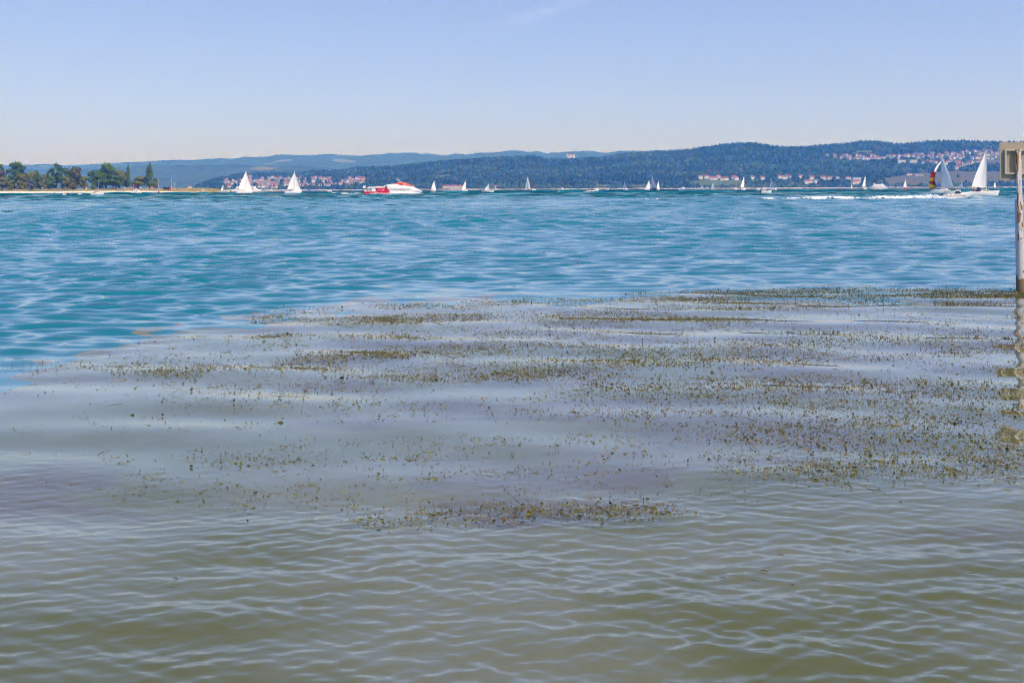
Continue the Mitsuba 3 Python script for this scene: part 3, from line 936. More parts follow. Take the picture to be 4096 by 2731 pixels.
sailboat(1086, 762, 750, 9, -1, 'tiny leaning grey sail between the two big white sailboats', d=1900, main='sail_grey', jib=None, heel=14)
sailboat(891, 766, 736, 16, 1, 'little curved white sail at the tip of the spit', d=960, trim=45, jib=None, L=6)
sailboat(750, 763, 747, 9, -1, 'small white sail standing low behind the spit beach', d=1010, jib=None)
sailboat(635, 772.8, 721, 14, -1, 'sailboat with red hull and furled white sail off the spit beach', d=800, hull='red', main='sail', jib=None, trim=4, L=5.5)
k, M, L, Fb, d = sailboat(390, 781.5, 722.6, 48, 1, 'white sailing boat with lowered sail and raked mast off the grove', bare=2, L=6.2)

# the right hand yacht: full mainsail, no jib
k, M, L, Fb, dR = sailboat(3932, 784.6, 600, 128, 1, 'big white yacht with large triangular mainsail at the right', d=249, L=9.0, jib=None, trim=9, heel=0, boom_up=-.45, away=1)
obj(k + '__sprayhood', loft([-2.2, -1.9, -1.2, -.9], [Fb * 1.1] * 4, [Fb * 1.3, Fb * 2.2, Fb * 2.3, Fb * 1.3], [.5, .8, .8, .4], 3, 12), 'navy', M=M)
rail = [tube([[3.4, -1.0, Fb * 1.1], [4.0, -.6, Fb + .75], [4.45, 0, Fb + .85], [4.0, .6, Fb + .75], [3.4, 1.0, Fb * 1.1]], .025, 5), tube([[-4.4, -1.0, Fb], [-4.4, -1.0, Fb + .8], [-4.4, 1.0, Fb + .8], [-4.4, 1.0, Fb]], .025, 5)]
obj(k + '__pulpit', cat(*rail), 'metal', M=M)
obj(k + '__window', box(-.6, 1.0, -.80, .80, Fb * 1.22, Fb * 1.36), 'glass_dark', M=M)
rzR = 0


def on_boat(M, p):
    q = np.array(M.matrix, float) @ np.array([*p, 1.0])
    return q[:3]


q = on_boat(M, (-3.2, -.35, Fb * .9))
person(*q, 'bend', 10, 'cloth_tan', 'cloth_blue', 'person in tan top bending at the helm of the right yacht')
q = on_boat(M, (-2.3, -.55, Fb * 1.35))
person(*q, 'sit', 200, 'cloth_white', 'black', 'person with white hat sitting in the cockpit of the right yacht', hair='cloth_white')

# the spinnaker yacht, sailing left
k, M, L, Fb, dS = sailboat(3777, 789, 632, 108, -1, 'white yacht with striped spinnaker of purple, white, red, yellow and black', d=330, L=9.9, jib=None, main='sail', trim=55, away=1)
mk = [np.array(q_) for q_ in ((3764, 645.5), (3744, 665), (3727, 700), (3721, 735), (3723, 760))]
edgeL = [(3764.5, 645), (3749, 655), (3735, 671), (3726, 690), (3719, 710), (3714.5, 728), (3714, 745), (3721, 761)]
edgeR = [(3765.5, 646), (3757, 661), (3749, 676), (3743, 690), (3739, 708), (3738, 724), (3743, 738), (3748.5, 747)]
rowsL, rowsR = np.array(edgeL, float), np.array(edgeR, float)


def spin_point(t, u):
    i = np.linspace(0, 1, len(rowsL))
    a = np.array([np.interp(t, i, rowsL[:, j]) for j in (0, 1)])
    b = np.array([np.interp(t, i, rowsR[:, j]) for j in (0, 1)])
    p = a + (b - a) * u
    dd = dS - .6 - 2.2 * math.sin(math.pi * min(t, .92)) * (1 - .55 * u) + .9 * math.sin(math.pi * u) * math.sin(math.pi * t)
    return at(p[0], p[1], dd)


def spin_panel(name, t0, t1, u0, u1, m, skew=None):
    P = np.array([[spin_point(t, (u0 if skew is None else skew(t)[0]) + ((u1 if skew is None else skew(t)[1]) - (u0 if skew is None else skew(t)[0])) * u) for u in np.linspace(0, 1, 6)] for t in np.linspace(t0, t1, 8)])
    a = gridmesh(P)
    b = gridmesh(P + np.array([0, .015, 0]))
    b.invert()
    return obj(k + '__' + name, cat(a, b), m, smooth=False)


for q_ in (
    (0.0, .40, 0, .55, 'spin_blue', lambda t: (0, .15 + .33 * t / .4)), (0.0, .40, .5, 1, 'sail', lambda t: (.15 + .33 * t / .4, 1)), (.40, .575, 0, 1, 'spin_red', None), (.575, .70, 0, 1, 'spin_yellow', None),
    (.70, .88, .3, 1, 'spin_red', lambda t: (min(.98, .35 + .63 * (t - .70) / .18), 1)), (.70, .90, 0, 1, 'spin_purple', lambda t: (max(0, min(.93, -.1 + 1.03 * (t - .72) / .17)), min(.98, .35 + .63 * (t - .70) / .18))),
    (.72, .93, 0, 1, 'spin_yellow', lambda t: (0, max(.02, min(.93, -.1 + 1.03 * (t - .72) / .17)))), (.93, 1.0, 0, 1, 'black', None)):
    kk = spin_panel('spinnaker_panel', *q_[:5], skew=q_[5])
    labels[kk] = {'label': f'{ {"sail": "white"}.get(q_[4], q_[4].replace("spin_", "")) } spinnaker panel {"upper" if q_[1] < .5 else ("middle" if q_[1] <= .7 else "lower")} part'}
for i, (X, sh, lab) in enumerate([(3809, 'cloth_white', 'person in white cap and shirt in the spinnaker yacht cockpit'), (3823, 'cloth_tan', 'bare shouldered person at the stern of the spinnaker yacht')]):
    x, y, z = at(X, 772, dS - .3)
    person(x, dS - .3 - .2 * i, z, 'sit', 180, sh, 'cloth_white' if i == 0 else 'navy', lab, hair='cloth_white' if i == 0 else 'hair')


def foam(name, pts, wid, hgt, label, seed, n=70, cross=9, cover=.42):
    """Churned white water along a line of points on the lake: lumpy, with holes and a ragged edge."""
    pts = np.array(pts, float)
    t = np.linspace(0, 1, n)
    i = np.linspace(0, 1, len(pts))
    c = np.stack([np.interp(t, i, pts[:, 0]), np.interp(t, i, pts[:, 1])], 1)
    wv, hv = np.interp(t, np.linspace(0, 1, len(wid)), wid), np.interp(t, np.linspace(0, 1, len(hgt)), hgt)
    tang = np.gradient(c, axis=0)
    tang /= np.linalg.norm(tang, axis=1, keepdims=True)
    nrm = np.stack([-tang[:, 1], tang[:, 0]], 1)
    u = np.linspace(-1, 1, cross)
    g = np.random.default_rng(seed)
    nz = meshkit.fbm(np.stack([np.repeat(t[:, None] * n * .55, cross, 1), np.repeat(u[None] * 2.2, n, 0), np.full((n, cross), seed * 3.)], -1), 3)
    P = np.zeros((n, cross, 3))
    P[..., :2] = c[:, None] + nrm[:, None] * (u[None] * wv[:, None])[..., None]
    prof = np.clip(1 - np.abs(u) ** 2.2, 0, 1)[None] * (.25 + 1.5 * nz)
    P[..., 2] = water_z(P[..., 0], P[..., 1]) + .03 + hv[:, None] * prof
    m = gridmesh(P)
    fc = nz.ravel()[m.faces].mean(1) - .16 * np.abs(np.tile(u, n)[m.faces]).mean(1)
    m.update_faces(fc > cover - .13)
    drops = []
    for _ in range(90):
        a = g.integers(0, n)
        v = .5 if hv[a] > .3 else .0
        r = g.uniform(.02, .05) + .02 * hv[a]
        b = trimesh.creation.icosahedron()
        b.apply_scale(r)
        b.apply_translation([c[a, 0] + nrm[a, 0] * g.normal(0, .6) * wv[a], c[a, 1] + nrm[a, 1] * g.normal(0, .6) * wv[a], .05 + hv[a] * (.3 + g.exponential(.5))])
        drops.append(b)
    k = new(name)
    obj(k, cat(m, *drops), 'foam', smooth=False)
    tag(k, label, kind='stuff')


# speedboat, bow up, with its long wake
x, y = (3832 - 2048) / F * 201, 201.
k = new('speedboat')
M = place(x, y, .12, -2, ry=-3.5)
Ls = 6.3
obj(k + '__hull', hull_mesh(Ls, 2.2, .72, draft=.38, stern=.9, bow=1.45, sharp=2.6, rake=.16), 'white', M=M, smooth=40)
obj(k + '__bow_gap_shade', loft(np.linspace(.2, 2.6, 6), [-.40, -.41, -.40, -.34, -.22, -.05], [-.2, -.2, -.18, -.12, -.04, .05], [.5, .5, .48, .4, .28, .05], 2, 10), 'black', M=M)  # black body stands in for the shaded gap under the raised bow
obj(k + '__stripe', box(-2.9, 1.2, -1.115, 1.115, .44, .50), 'wood', M=M)
obj(k + '__foredeck', loft(np.linspace(.1, 2.9, 7), [.7] * 7, [.92, 1.02, 1.06, 1.06, 1.04, 1.02, 1.0], [.92, .9, .84, .72, .52, .28, .05], 3, 14), 'white', M=M, smooth=40)
obj(k + '__seat', cat(box(-2.5, -1.9, -.8, .8, .6, 1.05), box(-1.6, -1.1, -.8, -.15, .6, 1.15), box(-1.6, -1.1, .15, .8, .6, 1.15)), 'deck', M=M)
obj(k + '__windscreen', cat(prism([(-.35, .95), (.45, .95), (.0, 1.45), (-.06, 1.45)], 1.5)), 'glass_dark', M=M)
obj(k + '__frame', cat(tube([[-2.6, -.95, .7], [-2.2, -.95, 1.45], [-2.2, .95, 1.45], [-2.6, .95, .7]], .03, 6), tube([[-2.2, -.95, 1.45], [-.9, -.9, 1.62]], .03, 6), tube([[-2.2, .95, 1.45], [-.9, .9, 1.62]], .03, 6)), 'dark', M=M)
obj(k + '__folded_canopy', tube([[-.9, -.95, 1.62], [-.9, .95, 1.62]], .07, 8), 'navy', M=M)
obj(k + '__outboard_motor', cat(loft([-3.5, -3.4, -3.05, -2.95], [.3] * 4, [.7, 1.0, 1.0, .7], [.12, .2, .2, .12], 3, 10), box(-3.3, -3.1, -.08, .08, -.6, .35)), 'dark', M=M)
tag(k, 'white speedboat with open cockpit racing right in front of the yachts', 'speedboat')
foam('foam_wake', [((X - 2048) / F * dd, dd) for X, dd in ((3860, 200.3), (3790, 200.5), (3700, 201), (3500, 200), (3300, 200), (3150, 201), (3035, 204))], [.9, 1.6, 1.9, 1.7, 1.8, 1.9, 1.1, .5], [.10, .22, .62, .34, .24, .28, .22, .08], 'long white foam wake trailing left from the speedboat', 3, n=260)

# the red and white catamaran ferry; x forward from the stern, z above the water
x, y = (1461 - 2048) / F * 488, 488.
k = new('catamaran_ferry')
M = place(x, y, .3, 0)


def zx(a, b):
    return ((a - 190) / 71.1, (660 - b) / 71.1)


def ferry_part(nme, poly, w, m, y0=0., cham=0.):
    return obj(f'{k}__{nme}', prism([zx(*q_) for q_ in poly], w, y0), m, M=M)


for s_ in (-1, 1):
    kk = obj(k + '__hull', loft([0, .3, 3, 12, 20, 24, 26.5, 27.6], [-.9, -.9, -.9, -.9, -.9, -.7, -.1, .55], [1.15, 1.2, 1.25, 1.3, 1.35, 1.4, 1.4, 1.1], [.9, 1.1, 1.15, 1.15, 1.1, .9, .45, .08], 4, 14), 'white', M=M.translate([0, s_ * 2.9, 0]), smooth=40)
    kk = obj(k + '__hull_aft', box(-.05, 12.6, s_ * 2.9 - 1.18, s_ * 2.9 + 1.18, -.3, .95), 'crimson', M=M)
ferry_part('deck', [(195, 590), (1100, 590), (2150, 575), (2155, 560), (1100, 560), (195, 575)], 8.0, 'white')
obj(k + '__saloon', loft([11.2, 11.7, 13, 16, 19, 22, 24, 25.3, 26.6], [1.2] * 9, [3.6, 3.85, 3.95, 4.0, 3.85, 3.45, 2.9, 2.3, 1.7], [3.6, 3.85, 3.9, 3.9, 3.8, 3.5, 3.0, 2.3, 1.3], 5, 20), 'white', M=M, smooth=35)
obj(k + '__upper_deck', loft([9.3, 10, 11, 12.5, 14, 16, 17.5], [3.3] * 7, [3.55, 4.0, 4.3, 4.55, 4.6, 4.5, 4.2], [3.0, 3.3, 3.4, 3.4, 3.3, 2.8, 2.0], 4, 16), 'white', M=M, smooth=35)
obj(k + '__wheelhouse', loft([14.2, 15, 16.2, 18, 20, 21, 22.2], [3.75] * 7, [4.5, 5.0, 5.35, 5.42, 5.38, 4.7, 3.95], [1.5, 2.0, 2.3, 2.3, 2.1, 1.8, 1.2], 4, 16), 'orange_red', M=M, smooth=35)
kk = obj(k + '__wheelhouse__window', box(17.2, 18.6, -2.34, 2.34, 4.2, 4.6), 'glass_dark', M=M)
kk = obj(k + '__wheelhouse__window', box(18.75, 19.9, -2.27, 2.27, 4.15, 4.75), 'sail_grey', M=M)
ferry_part('side_wall', [(630, 590), (630, 470), (975, 460), (1010, 520), (1060, 590)], 8.04, 'crimson')
ferry_part('aft_bulwark', [(195, 640), (195, 600), (400, 592), (1060, 585), (1085, 640)], 8.1, 'crimson')
ferry_part('canopy', [(310, 445), (330, 430), (870, 412), (900, 425), (900, 462), (620, 470), (330, 488), (312, 470)], 7.6, 'white')
ferry_part('locker', [(590, 470), (590, 410), (640, 400), (705, 405), (710, 468)], 3.0, 'orange_red')
ferry_part('raft_canister', [(458, 580), (450, 500), (470, 490), (570, 490), (582, 505), (578, 585)], 1.4, 'white', -3.1)
ferry_part('opening', [(410, 590), (410, 490), (620, 480), (620, 590)], 6.4, 'glass_dark')  # solid dark block, its colour stands for the shade inside the opening
for i in range(11):
    a = 1062 + 70.5 * i
    hw_ = 3.93 - .0 if i < 8 else 3.93
    ferry_part('window', [(a, 534), (a, 510), (a + 46, 508), (a + 46, 532)], 7.94 if i < 8 else 7.7 - .25 * (i - 8), 'glass_dark')
for a in (945, 982, 1020):
    ferry_part('window', [(a, 536), (a, 514), (a + 28, 513), (a + 28, 535)], 8.1, 'glass_dark')
b = trimesh.creation.icosphere(subdivisions=2, radius=.55)
obj(k + '__radome', b, 'white', M=M.translate([.4, -3.0, 1.05]), smooth=True)
obj(k + '__radar_mast', tube([[17.0, 0, 5.3], [15.4, 0, 7.3]], [.32, .16], 8), 'metal', M=M)
obj(k + '__radar', cat(tube([[17.1, 0, 5.4], [17.1, 0, 6.5]], .08, 6), box(16.8, 17.4, -.9, .9, 6.4, 6.6), loft([17.5, 17.6, 18.0, 18.1], [5.5] * 4, [5.6, 5.9, 5.9, 5.6], [.2, .4, .4, .2], 2, 10)), 'white', M=M)
obj(k + '__flagpole', tube([[.2, 0, 1.2], [.2, 0, 4.7]], .05, 6), 'metal', M=M)
P = np.array([[[.2 - 1.3 * u, .25 * math.sin(4 * u + t), 3.9 - 1.0 * t - .3 * u] for u in np.linspace(0, 1, 6)] for t in np.linspace(0, 1, 4)])
obj(k + '__flag', gridmesh(P), 'sail', M=M)
tm = meshkit.text_mesh('KATAMARAN', .42, .02)
tm.apply_transform(trimesh.transformations.rotation_matrix(math.pi / 2, [1, 0, 0]))
tm.apply_scale([2.4 / tm.extents[0], 1, 1])
obj(k + '__lettering', tm, 'pale_pink', M=M.translate([6.45, -4.03, 1.5]))
dk = trimesh.creation.cylinder(radius=.4, height=.03, sections=20)
dk.apply_transform(trimesh.transformations.rotation_matrix(math.pi / 2, [1, 0, 0]))
obj(k + '__emblem', dk, 'pale_pink', M=M.translate([9.4, -4.035, 1.75]))
rl = [tube([[a, -3.9, 1.2], [a, -3.9, 2.2]], .03, 5) for a in (.1, 1.2, 2.3, 3.2)] + [tube([[.1, -3.9, 2.2], [3.2, -3.9, 2.2]], .03, 5), tube([[.1, -3.9, 1.7], [3.2, -3.9, 1.7]], .02, 5), tube([[1.9, -3.7, 1.2], [1.9, -3.7, 2.5]], .06, 6)]
obj(k + '__railing', cat(*rl), 'metal', M=M)
tag(k, 'white catamaran ferry with crimson stern and orange red wheelhouse', 'ferry')
for i, (a, sh, lab) in enumerate([(1.3, 'cloth_pink', 'passenger in pink standing at the stern rail of the red and white ferry'), (2.0, 'cloth_white', 'passenger in white at the aft rail of the red and white ferry'), (2.7, 'cloth_tan', 'passenger in tan beside the aft opening of the red and white ferry')]):
    q = on_boat(M, (a, -3.2, 1.2))
    person(*q, 'stand', -90, sh, 'cloth_blue', lab)
foam('foam_wake', [((X - 2048) / F * dd, dd) for X, dd in ((1459, 487), (1400, 490), (1331, 505))], [1.5, 1.8, .8], [.5, .4, .12], 'short white wake left of the red and white ferry', 6, n=90)
foam('foam_wake', [((X - 2048) / F * dd, dd) for X, dd in ((1700, 484.5), (1600, 483.3), (1480, 483.5))], [.5, .6, .6], [.2, .12, .2], 'thin foam along the waterline of the red and white ferry', 9, n=60)

# double ended car ferry behind the left big sailboat
x, y = (984 - 2048) / F * 2000, 2000.
k = new('car_ferry')
M = place(x, y, 0, 0)
obj(k + '__hull', loft([-30, -27, -20, 0, 20, 27, 30], [.4, -.5, -1, -1, -1, -.5, .4], [3.0, 3.1, 3.2, 3.2, 3.2, 3.1, 3.0], [3.5, 5, 6, 6, 6, 5, 3.5], 6, 14), 'white', M=M)
for s_ in (-1, 1):
    obj(k + '__ramp_frame', prism([(s_ * 23, 3), (s_ * 17.5, 3), (s_ * 11, 7.4), (s_ * 15, 7.6)][::s_], 11.6), 'white', M=M)
obj(k + '__car_deck', prism([(-17, 3), (17, 3), (11, 7.2), (-11, 7.2)], 10.8), 'glass_dark', M=M)
obj(k + '__upper_deck', prism([(-19, 7.0), (19, 7.0), (18, 9.4), (-18, 9.4)], 11.8), 'white', M=M)
obj(k + '__bridge', prism([(-5, 9.4), (5, 9.4), (4, 12.0), (-4, 12.0)], 7), 'white', M=M)
obj(k + '__window', box(-16, 16, -5.95, 5.95, 8.0, 8.7), 'glass_dark', M=M)
obj(k + '__mast', tube([[0, 0, 12], [0, 0, 15]], .2, 6), 'metal', M=M)
tag(k, 'white double ended car ferry with arched sides behind the left big sailboat', 'ferry')

# white passenger ship far right
x, y = (3514 - 2048) / F * 2300, 2300.
k = new('passenger_ship')
M = place(x, y, 0, 0)
obj(k + '__hull', hull_mesh(40, 8, 2.6, draft=1.2, bow=1.35, sharp=3), 'white', M=place(x, y, 0, 180))
obj(k + '__saloon', loft([-14.5, -14, 13, 15], [2.4] * 4, [6.0, 6.2, 6.2, 5.4], [3, 3.5, 3.5, 2.4], 6, 14), 'white', M=M)
obj(k + '__sun_deck', loft([-11, -10.5, 11.5, 12], [6.1] * 4, [8.6, 8.9, 8.9, 8.6], [2.6, 3.2, 3.2, 2.6], 6, 14), 'white', M=M)
for i in range(9):
    obj(k + '__window', box(-12.5 + 2.9 * i, -10.7 + 2.9 * i, -3.54, 3.54, 3.7, 4.9), 'glass_dark', M=M)
obj(k + '__wheelhouse', loft([-12.5, -12, -9, -8.5], [8.6] * 4, [10.2, 10.6, 10.6, 10.2], [1.4, 1.8, 1.8, 1.4], 5, 12), 'white', M=M)
obj(k + '__funnel', loft([7, 7.3, 9, 9.3], [8.7] * 4, [10.3, 10.9, 10.9, 10.3], [.6, .9, .9, .6], 4, 12), 'white', M=M)
obj(k + '__mast', tube([[-10, 0, 10.4], [-10, 0, 12.5]], .15, 6), 'metal', M=M)
tag(k, 'white two deck passenger ship far off below the vineyard edge', 'ship')


def motorboat(X, Yw, wpx, d, label, kind='cruiser', hd=1, L=None, away=1, canopy=None, hull='white'):
    d = d or H * F / (Yw - yh(X))
    L = L or max(4.2, wpx * d / F)
    c = min(1, wpx * d / F / L)
    rz = math.degrees(math.acos(c)) * away
    rz = rz if hd > 0 else 180 - rz
    x = (X - 2048) / F * d
    k = new('motorboat')
    M = place(x, d, min(.3, .0007 * d), rz)
    B, Fb = max(1.5, .34 * L), .11 * L + .2
    obj(k + '__hull', hull_mesh(L, B, Fb, bow=1.4, stern=.9), hull, M=M, smooth=40)
    if kind == 'cruiser':
        obj(k + '__cabin', loft(np.array([-.25, -.2, .12, .24, .34]) * L, [Fb * .9] * 5, Fb + np.array([.9, 1.25, 1.25, .7, .15]) * (.11 * L + .35), np.array([.34, .40, .38, .30, .1]) * B, 4, 12), 'white', M=M, smooth=40)
        obj(k + '__window', loft(np.array([-.18, -.15, .10, .16]) * L, [Fb + .45 * (.11 * L + .35)] * 4, [Fb + .95 * (.11 * L + .35)] * 4, np.array([.408, .412, .40, .36]) * B, 4, 12), 'glass_dark', M=M)
    else:
        obj(k + '__windscreen', prism([(.02 * L, Fb), (.16 * L, Fb), (.04 * L, Fb + .5), (.02 * L, Fb + .5)], B * .8), 'glass_dark', M=M)
        obj(k + '__seat', cat(box(-.32 * L, -.22 * L, -.35 * B, .35 * B, Fb * .9, Fb + .45), box(-.12 * L, -.05 * L, -.35 * B, .35 * B, Fb * .9, Fb + .45)), 'deck', M=M)
        obj(k + '__outboard_motor', cat(box(-.5 * L - .35, -.5 * L, -.18, .18, .3, Fb + .5), box(-.5 * L - .25, -.5 * L - .1, -.07, .07, -.5, .3)), 'dark', M=M)
    if canopy:
        st = [tube([[a * L, s_ * B * .42, Fb], [a * L, s_ * B * .42, Fb + 1.35]], .03, 5) for a in (-.05, .32) for s_ in (-1, 1)]
        obj(k + '__canopy_frame', cat(*st), 'metal', M=M)
        obj(k + '__canopy', loft(np.array([-.08, -.04, .31, .35]) * L, [Fb + 1.3] * 4, [Fb + 1.42, Fb + 1.55, Fb + 1.55, Fb + 1.42], np.array([.4, .46, .46, .4]) * B, 4, 12), canopy, M=M)
    tag(k, label, 'motorboat')
    return k, M, L, Fb


motorboat(238, 775, 33, 735, 'white motorboat lying off the beach below the olive tree', 'open', L=6.5)
motorboat(547, 774.7, 43, 664, 'white motorboat heading right off the beach left of the red hulled sailboat', 'cruiser', canopy=None)
motorboat(905, 766, 30, 950, 'low pale motorboat at the end of the spit', 'open', hd=-1)
motorboat(813, 764, 13, 1000, 'small white cabin boat lying on the spit beach near its tip', 'cruiser', L=5)
motorboat(1319, 765.5, 20, 950, 'white motorboat left of the wake of the red and white ferry', 'cruiser', hd=-1)
motorboat(2248, 763.7, 16, 900, 'white cabin cruiser seen end on in the middle of the far water', 'cruiser', L=7.5, away=-1)
kM, M, L, Fb = motorboat(2360, 773, 35, 477, 'small speedboat with orange seats and foaming wake in the middle', 'open')
obj(kM + '__cushion', box(-.34 * L, .0, -.38 * .34 * L, .38 * .34 * L, Fb, Fb + .35), 'orange', M=M)
q = on_boat(M, (-.3, -.3, Fb + .4))
person(*q, 'sit', 0, 'cloth_tan', 'navy', 'person driving the small speedboat with orange seats')
foam('foam_wake', [((X - 2048) / F * dd, dd) for X, dd in ((2380, 475), (2340, 477), (2290, 482), (2229, 488))], [.9, 1.3, 1.3, .6], [.35, .4, .25, .1], 'white wake of the small orange seated speedboat', 12, n=90)
motorboat(2430, 762, 10, 1000, 'tiny white boat end on right of the bare masted yacht', 'cruiser', L=5, away=-1)
motorboat(2730, 763, 17, 800, 'white cabin cruiser end on below the lakeside meadow', 'cruiser', L=8, away=-1)
foam('foam_wake', [((X - 2048) / F * dd, dd) for X, dd in ((2713, 801), (2750, 801))], [1.2, 1.2], [.4, .4], 'foam on both sides of the white cabin cruiser below the lakeside meadow', 15, n=30)
motorboat(3033, 759.5, 19, 1050, 'left of two white motorboats lying beyond the canopied boat', 'cruiser')
motorboat(3056, 758.5, 20, 1080, 'right of two white motorboats lying beyond the canopied boat', 'cruiser', hd=-1)
motorboat(3065, 774, 43, 393, 'white open motorboat with flat white canopy', 'open', canopy='white', hd=1)
foam('foam_wake', [((X - 2048) / F * dd, dd) for X, dd in ((1925, 553), (1903, 556))], [.8, .5], [.25, .1], 'little wake of the low white boat with one small sail', 18, n=24)
foam('foam_wake', [((X - 2048) / F * dd, dd) for X, dd in ((366, 466), (300, 500), (220, 545), (140, 560))], [.8, 1.0, .9, .5], [.25, .18, .14, .08], 'faint broken wake left of the boat with raked mast', 21, n=120, cover=.55)

# ------------------------------------------------------------------ on the spit: people, parasols, hut, masts
PR = np.random.default_rng(31)
cols = ['cloth_white', 'cloth_pink', 'cloth_blue', 'cloth_red', 'cloth_tan', 'cloth_white']
for i in range(54):
    X = PR.uniform(465, 625) if i < 34 else PR.uniform(120, 860)
    d = PR.uniform(984, 1000) if i < 34 else PR.uniform(958, 990)
    x = (X - 2048) / F * d
    person(x, d, spit_z(x, d) - .03, 'stand', PR.uniform(0, 360), cols[i % 6], cols[(i * 5 + 2) % 6],
           'bather standing under the trees behind the beach' if i < 34 else 'bather standing on the open beach of the spit', 'bathers under the trees of the spit' if i < 34 else 'bathers on the open beach')
for i in range(16):
    X = [500, 486, 514, 528, 540, 562, 575, 590, 606, 616, 282, 230, 262, 345, 455, 170][i]
    d = 1000 + 5 * PR.random()
    x = (X - 2048) / F * d
    z = spit_z(x, d)
    k = new('parasol')
    M = place(x, d, z)
    obj(k + '__pole', tube([[0, 0, -.2], [0, 0, 2.3]], .04, 5), 'metal', M=M)
    c_ = trimesh.creation.cone(radius=1.7, height=.7, sections=10)
    obj(k + '__canopy', c_, cols[(i * 2) % 5], M=M.translate([0, 0, 1.8]))
    tag(k, f'{["white", "blue", "tan", "pink", "red"][(i * 2) % 5]} beach parasol under the trees of the spit', 'parasol', f'{["white", "blue", "tan", "pink", "red"][(i * 2) % 5]} parasols on the spit')
k = new('ball')
x, d = onwater(345, 772)
x, d = (345 - 2048) / F * 984, 984.
obj(k, trimesh.creation.icosphere(subdivisions=2, radius=1.1), 'yellow', M=place(x, d, spit_z(x, d) + .9), smooth=True)
tag(k, 'yellow beach tent ball on the bank below the brownish tree', 'ball')
x, d = (670 - 2048) / F * 990, 990.
z = spit_z(x, d)
k = new('beach_hut')
M = place(x, d, z - .2)
obj(k + '__wall', box(-3.3, 2.2, -2, 2, 0, 2.7), 'hut', M=M)
obj(k + '__red_wall', box(2.2, 3.6, -2.0, 2.0, 0, 2.4), 'red', M=M)
obj(k + '__roof', box(-3.7, 2.4, -2.4, 2.4, 2.7, 2.95), 'dark', M=M)
tag(k, 'dark flat hut with red end wall on the spit tip', 'hut')
for X, Yt, lab in [(687, 715, 'taller white pole beside the dark hut'), (700, 727, 'shorter white pole right of the dark hut'), (535, 737, 'short pole with red flag below the yellow olive tree')]:
    d = 985.
    x = (X - 2048) / F * d
    z = spit_z(x, d)
    h = H + vis(X, Yt) * d - z
    k = new('flagpole')
    obj(k + '__pole', tube([[0, 0, -.3], [0, 0, h]], [.13, .09], 6), 'white', M=place(x, d, z))
    if X < 600:
        P = np.array([[[1.6 * u, .2 * math.sin(5 * u), h - .1 - 1.3 * t] for u in np.linspace(0, 1, 5)] for t in np.linspace(0, 1, 3)])
        obj(k + '__flag', gridmesh(P), 'red', M=place(x, d, z))
    tag(k, lab, 'pole')

# ------------------------------------------------------------------ buoys and birds on the water
for X, Y, m, lab in [(236, 793, 'white', 'small white buoy off the left end of the beach'), (2628, 798.5, 'metal', 'little pale ring buoy right of the white gull')]:
    x, d = onwater(X, Y)
    k = new('buoy')
    obj(k + '__float', loft([-.28, -.2, .2, .28], [-.2] * 4, [.2, .42, .42, .2], [.12, .28, .28, .12], 2, 12), m, M=place(x, d, float(water_z(x, d))), smooth=50)
    obj(k + '__ring', tube([[0, -.06, .42], [0, 0, .55], [0, .06, .42]], .02, 5), 'metal', M=place(x, d, float(water_z(x, d))))
    tag(k, lab, 'buoy')


def bird(x, d, rz, s, body, neck, head_m, label, catg, long_neck):
    z = float(water_z(x, d)) - (.03 if long_neck else 0)
    k = new('grebe' if long_neck else 'gull')
    M = place(x, d, z, rz, s=s)
    obj(k + '__body', loft([-.26, -.20, -.08, .06, .16, .21], [.0, -.05, -.08, -.08, -.05, .02], [.06, .08, .10, .10, .08, .05], [.02, .07, .10, .10, .07, .02], 2, 12), body, M=M, smooth=50)
    top = .34 if long_neck else .19
    obj(k + '__neck', tube([[.14, 0, .03], [.19, 0, .10], [.17, 0, top - .1], [.19, 0, top]], [.05, .03, .02, .03], 8), neck, M=M, smooth=50)
    obj(k + '__head', loft([.13, .15, .20, .24, .27], [top - .02] * 5, [top + .02, top + .05, top + .055, top + .04, top], [.01, .03, .035, .025, .008], 2, 10), head_m, M=M, smooth=50)
    obj(k + '__bill', tube([[.26, 0, top], [.34, 0, top - .01]], [.012, .003], 6), 'dark', M=M)
    if long_neck:
        obj(k + '__cheek', loft([.17, .19, .23, .25], [top - .045] * 4, [top - .0] * 4, [.02, .042, .036, .01], 2, 10), 'sail', M=M, smooth=50)
    tag(k, label, catg)


x, d = onwater(2300, 1055.5)
bird(x, d, 8, .46, 'dark', 'wood', 'dark', 'dark grebe with upright neck and white cheek swimming in open water', 'bird', True)
x, d = onwater(2587, 800)
bird(x, d, 160, 1.6, 'white', 'white', 'white', 'white gull resting on the water left of the ring buoy', 'bird', False)

# ------------------------------------------------------------------ the sign, seen from behind, on its post in the water
SX, SD = 4079., 23.3
PXM = SD / F


def sgn(X, Y, d=SD):
    return ((X - 2048) / F * d, H + (yh(4079) - Y) / F * d)


def grime(p, n, uv):
    base = mix((.56, .56, .60), (.44, .44, .47), fbm(p.x * 30, p.y * 30, p.z * 3, 3))
    w = fbm(p.x * 14, p.y * 14, p.z * 7, 4)
    stain = smoothstep(.52, .62, w + .55 * smoothstep(.62, .10, p.z) - .30)
    return mix(base, mix((.12, .085, .055), (.27, .20, .13), fbm(p.x * 60, p.y * 60, p.z * 60, 2)), stain)


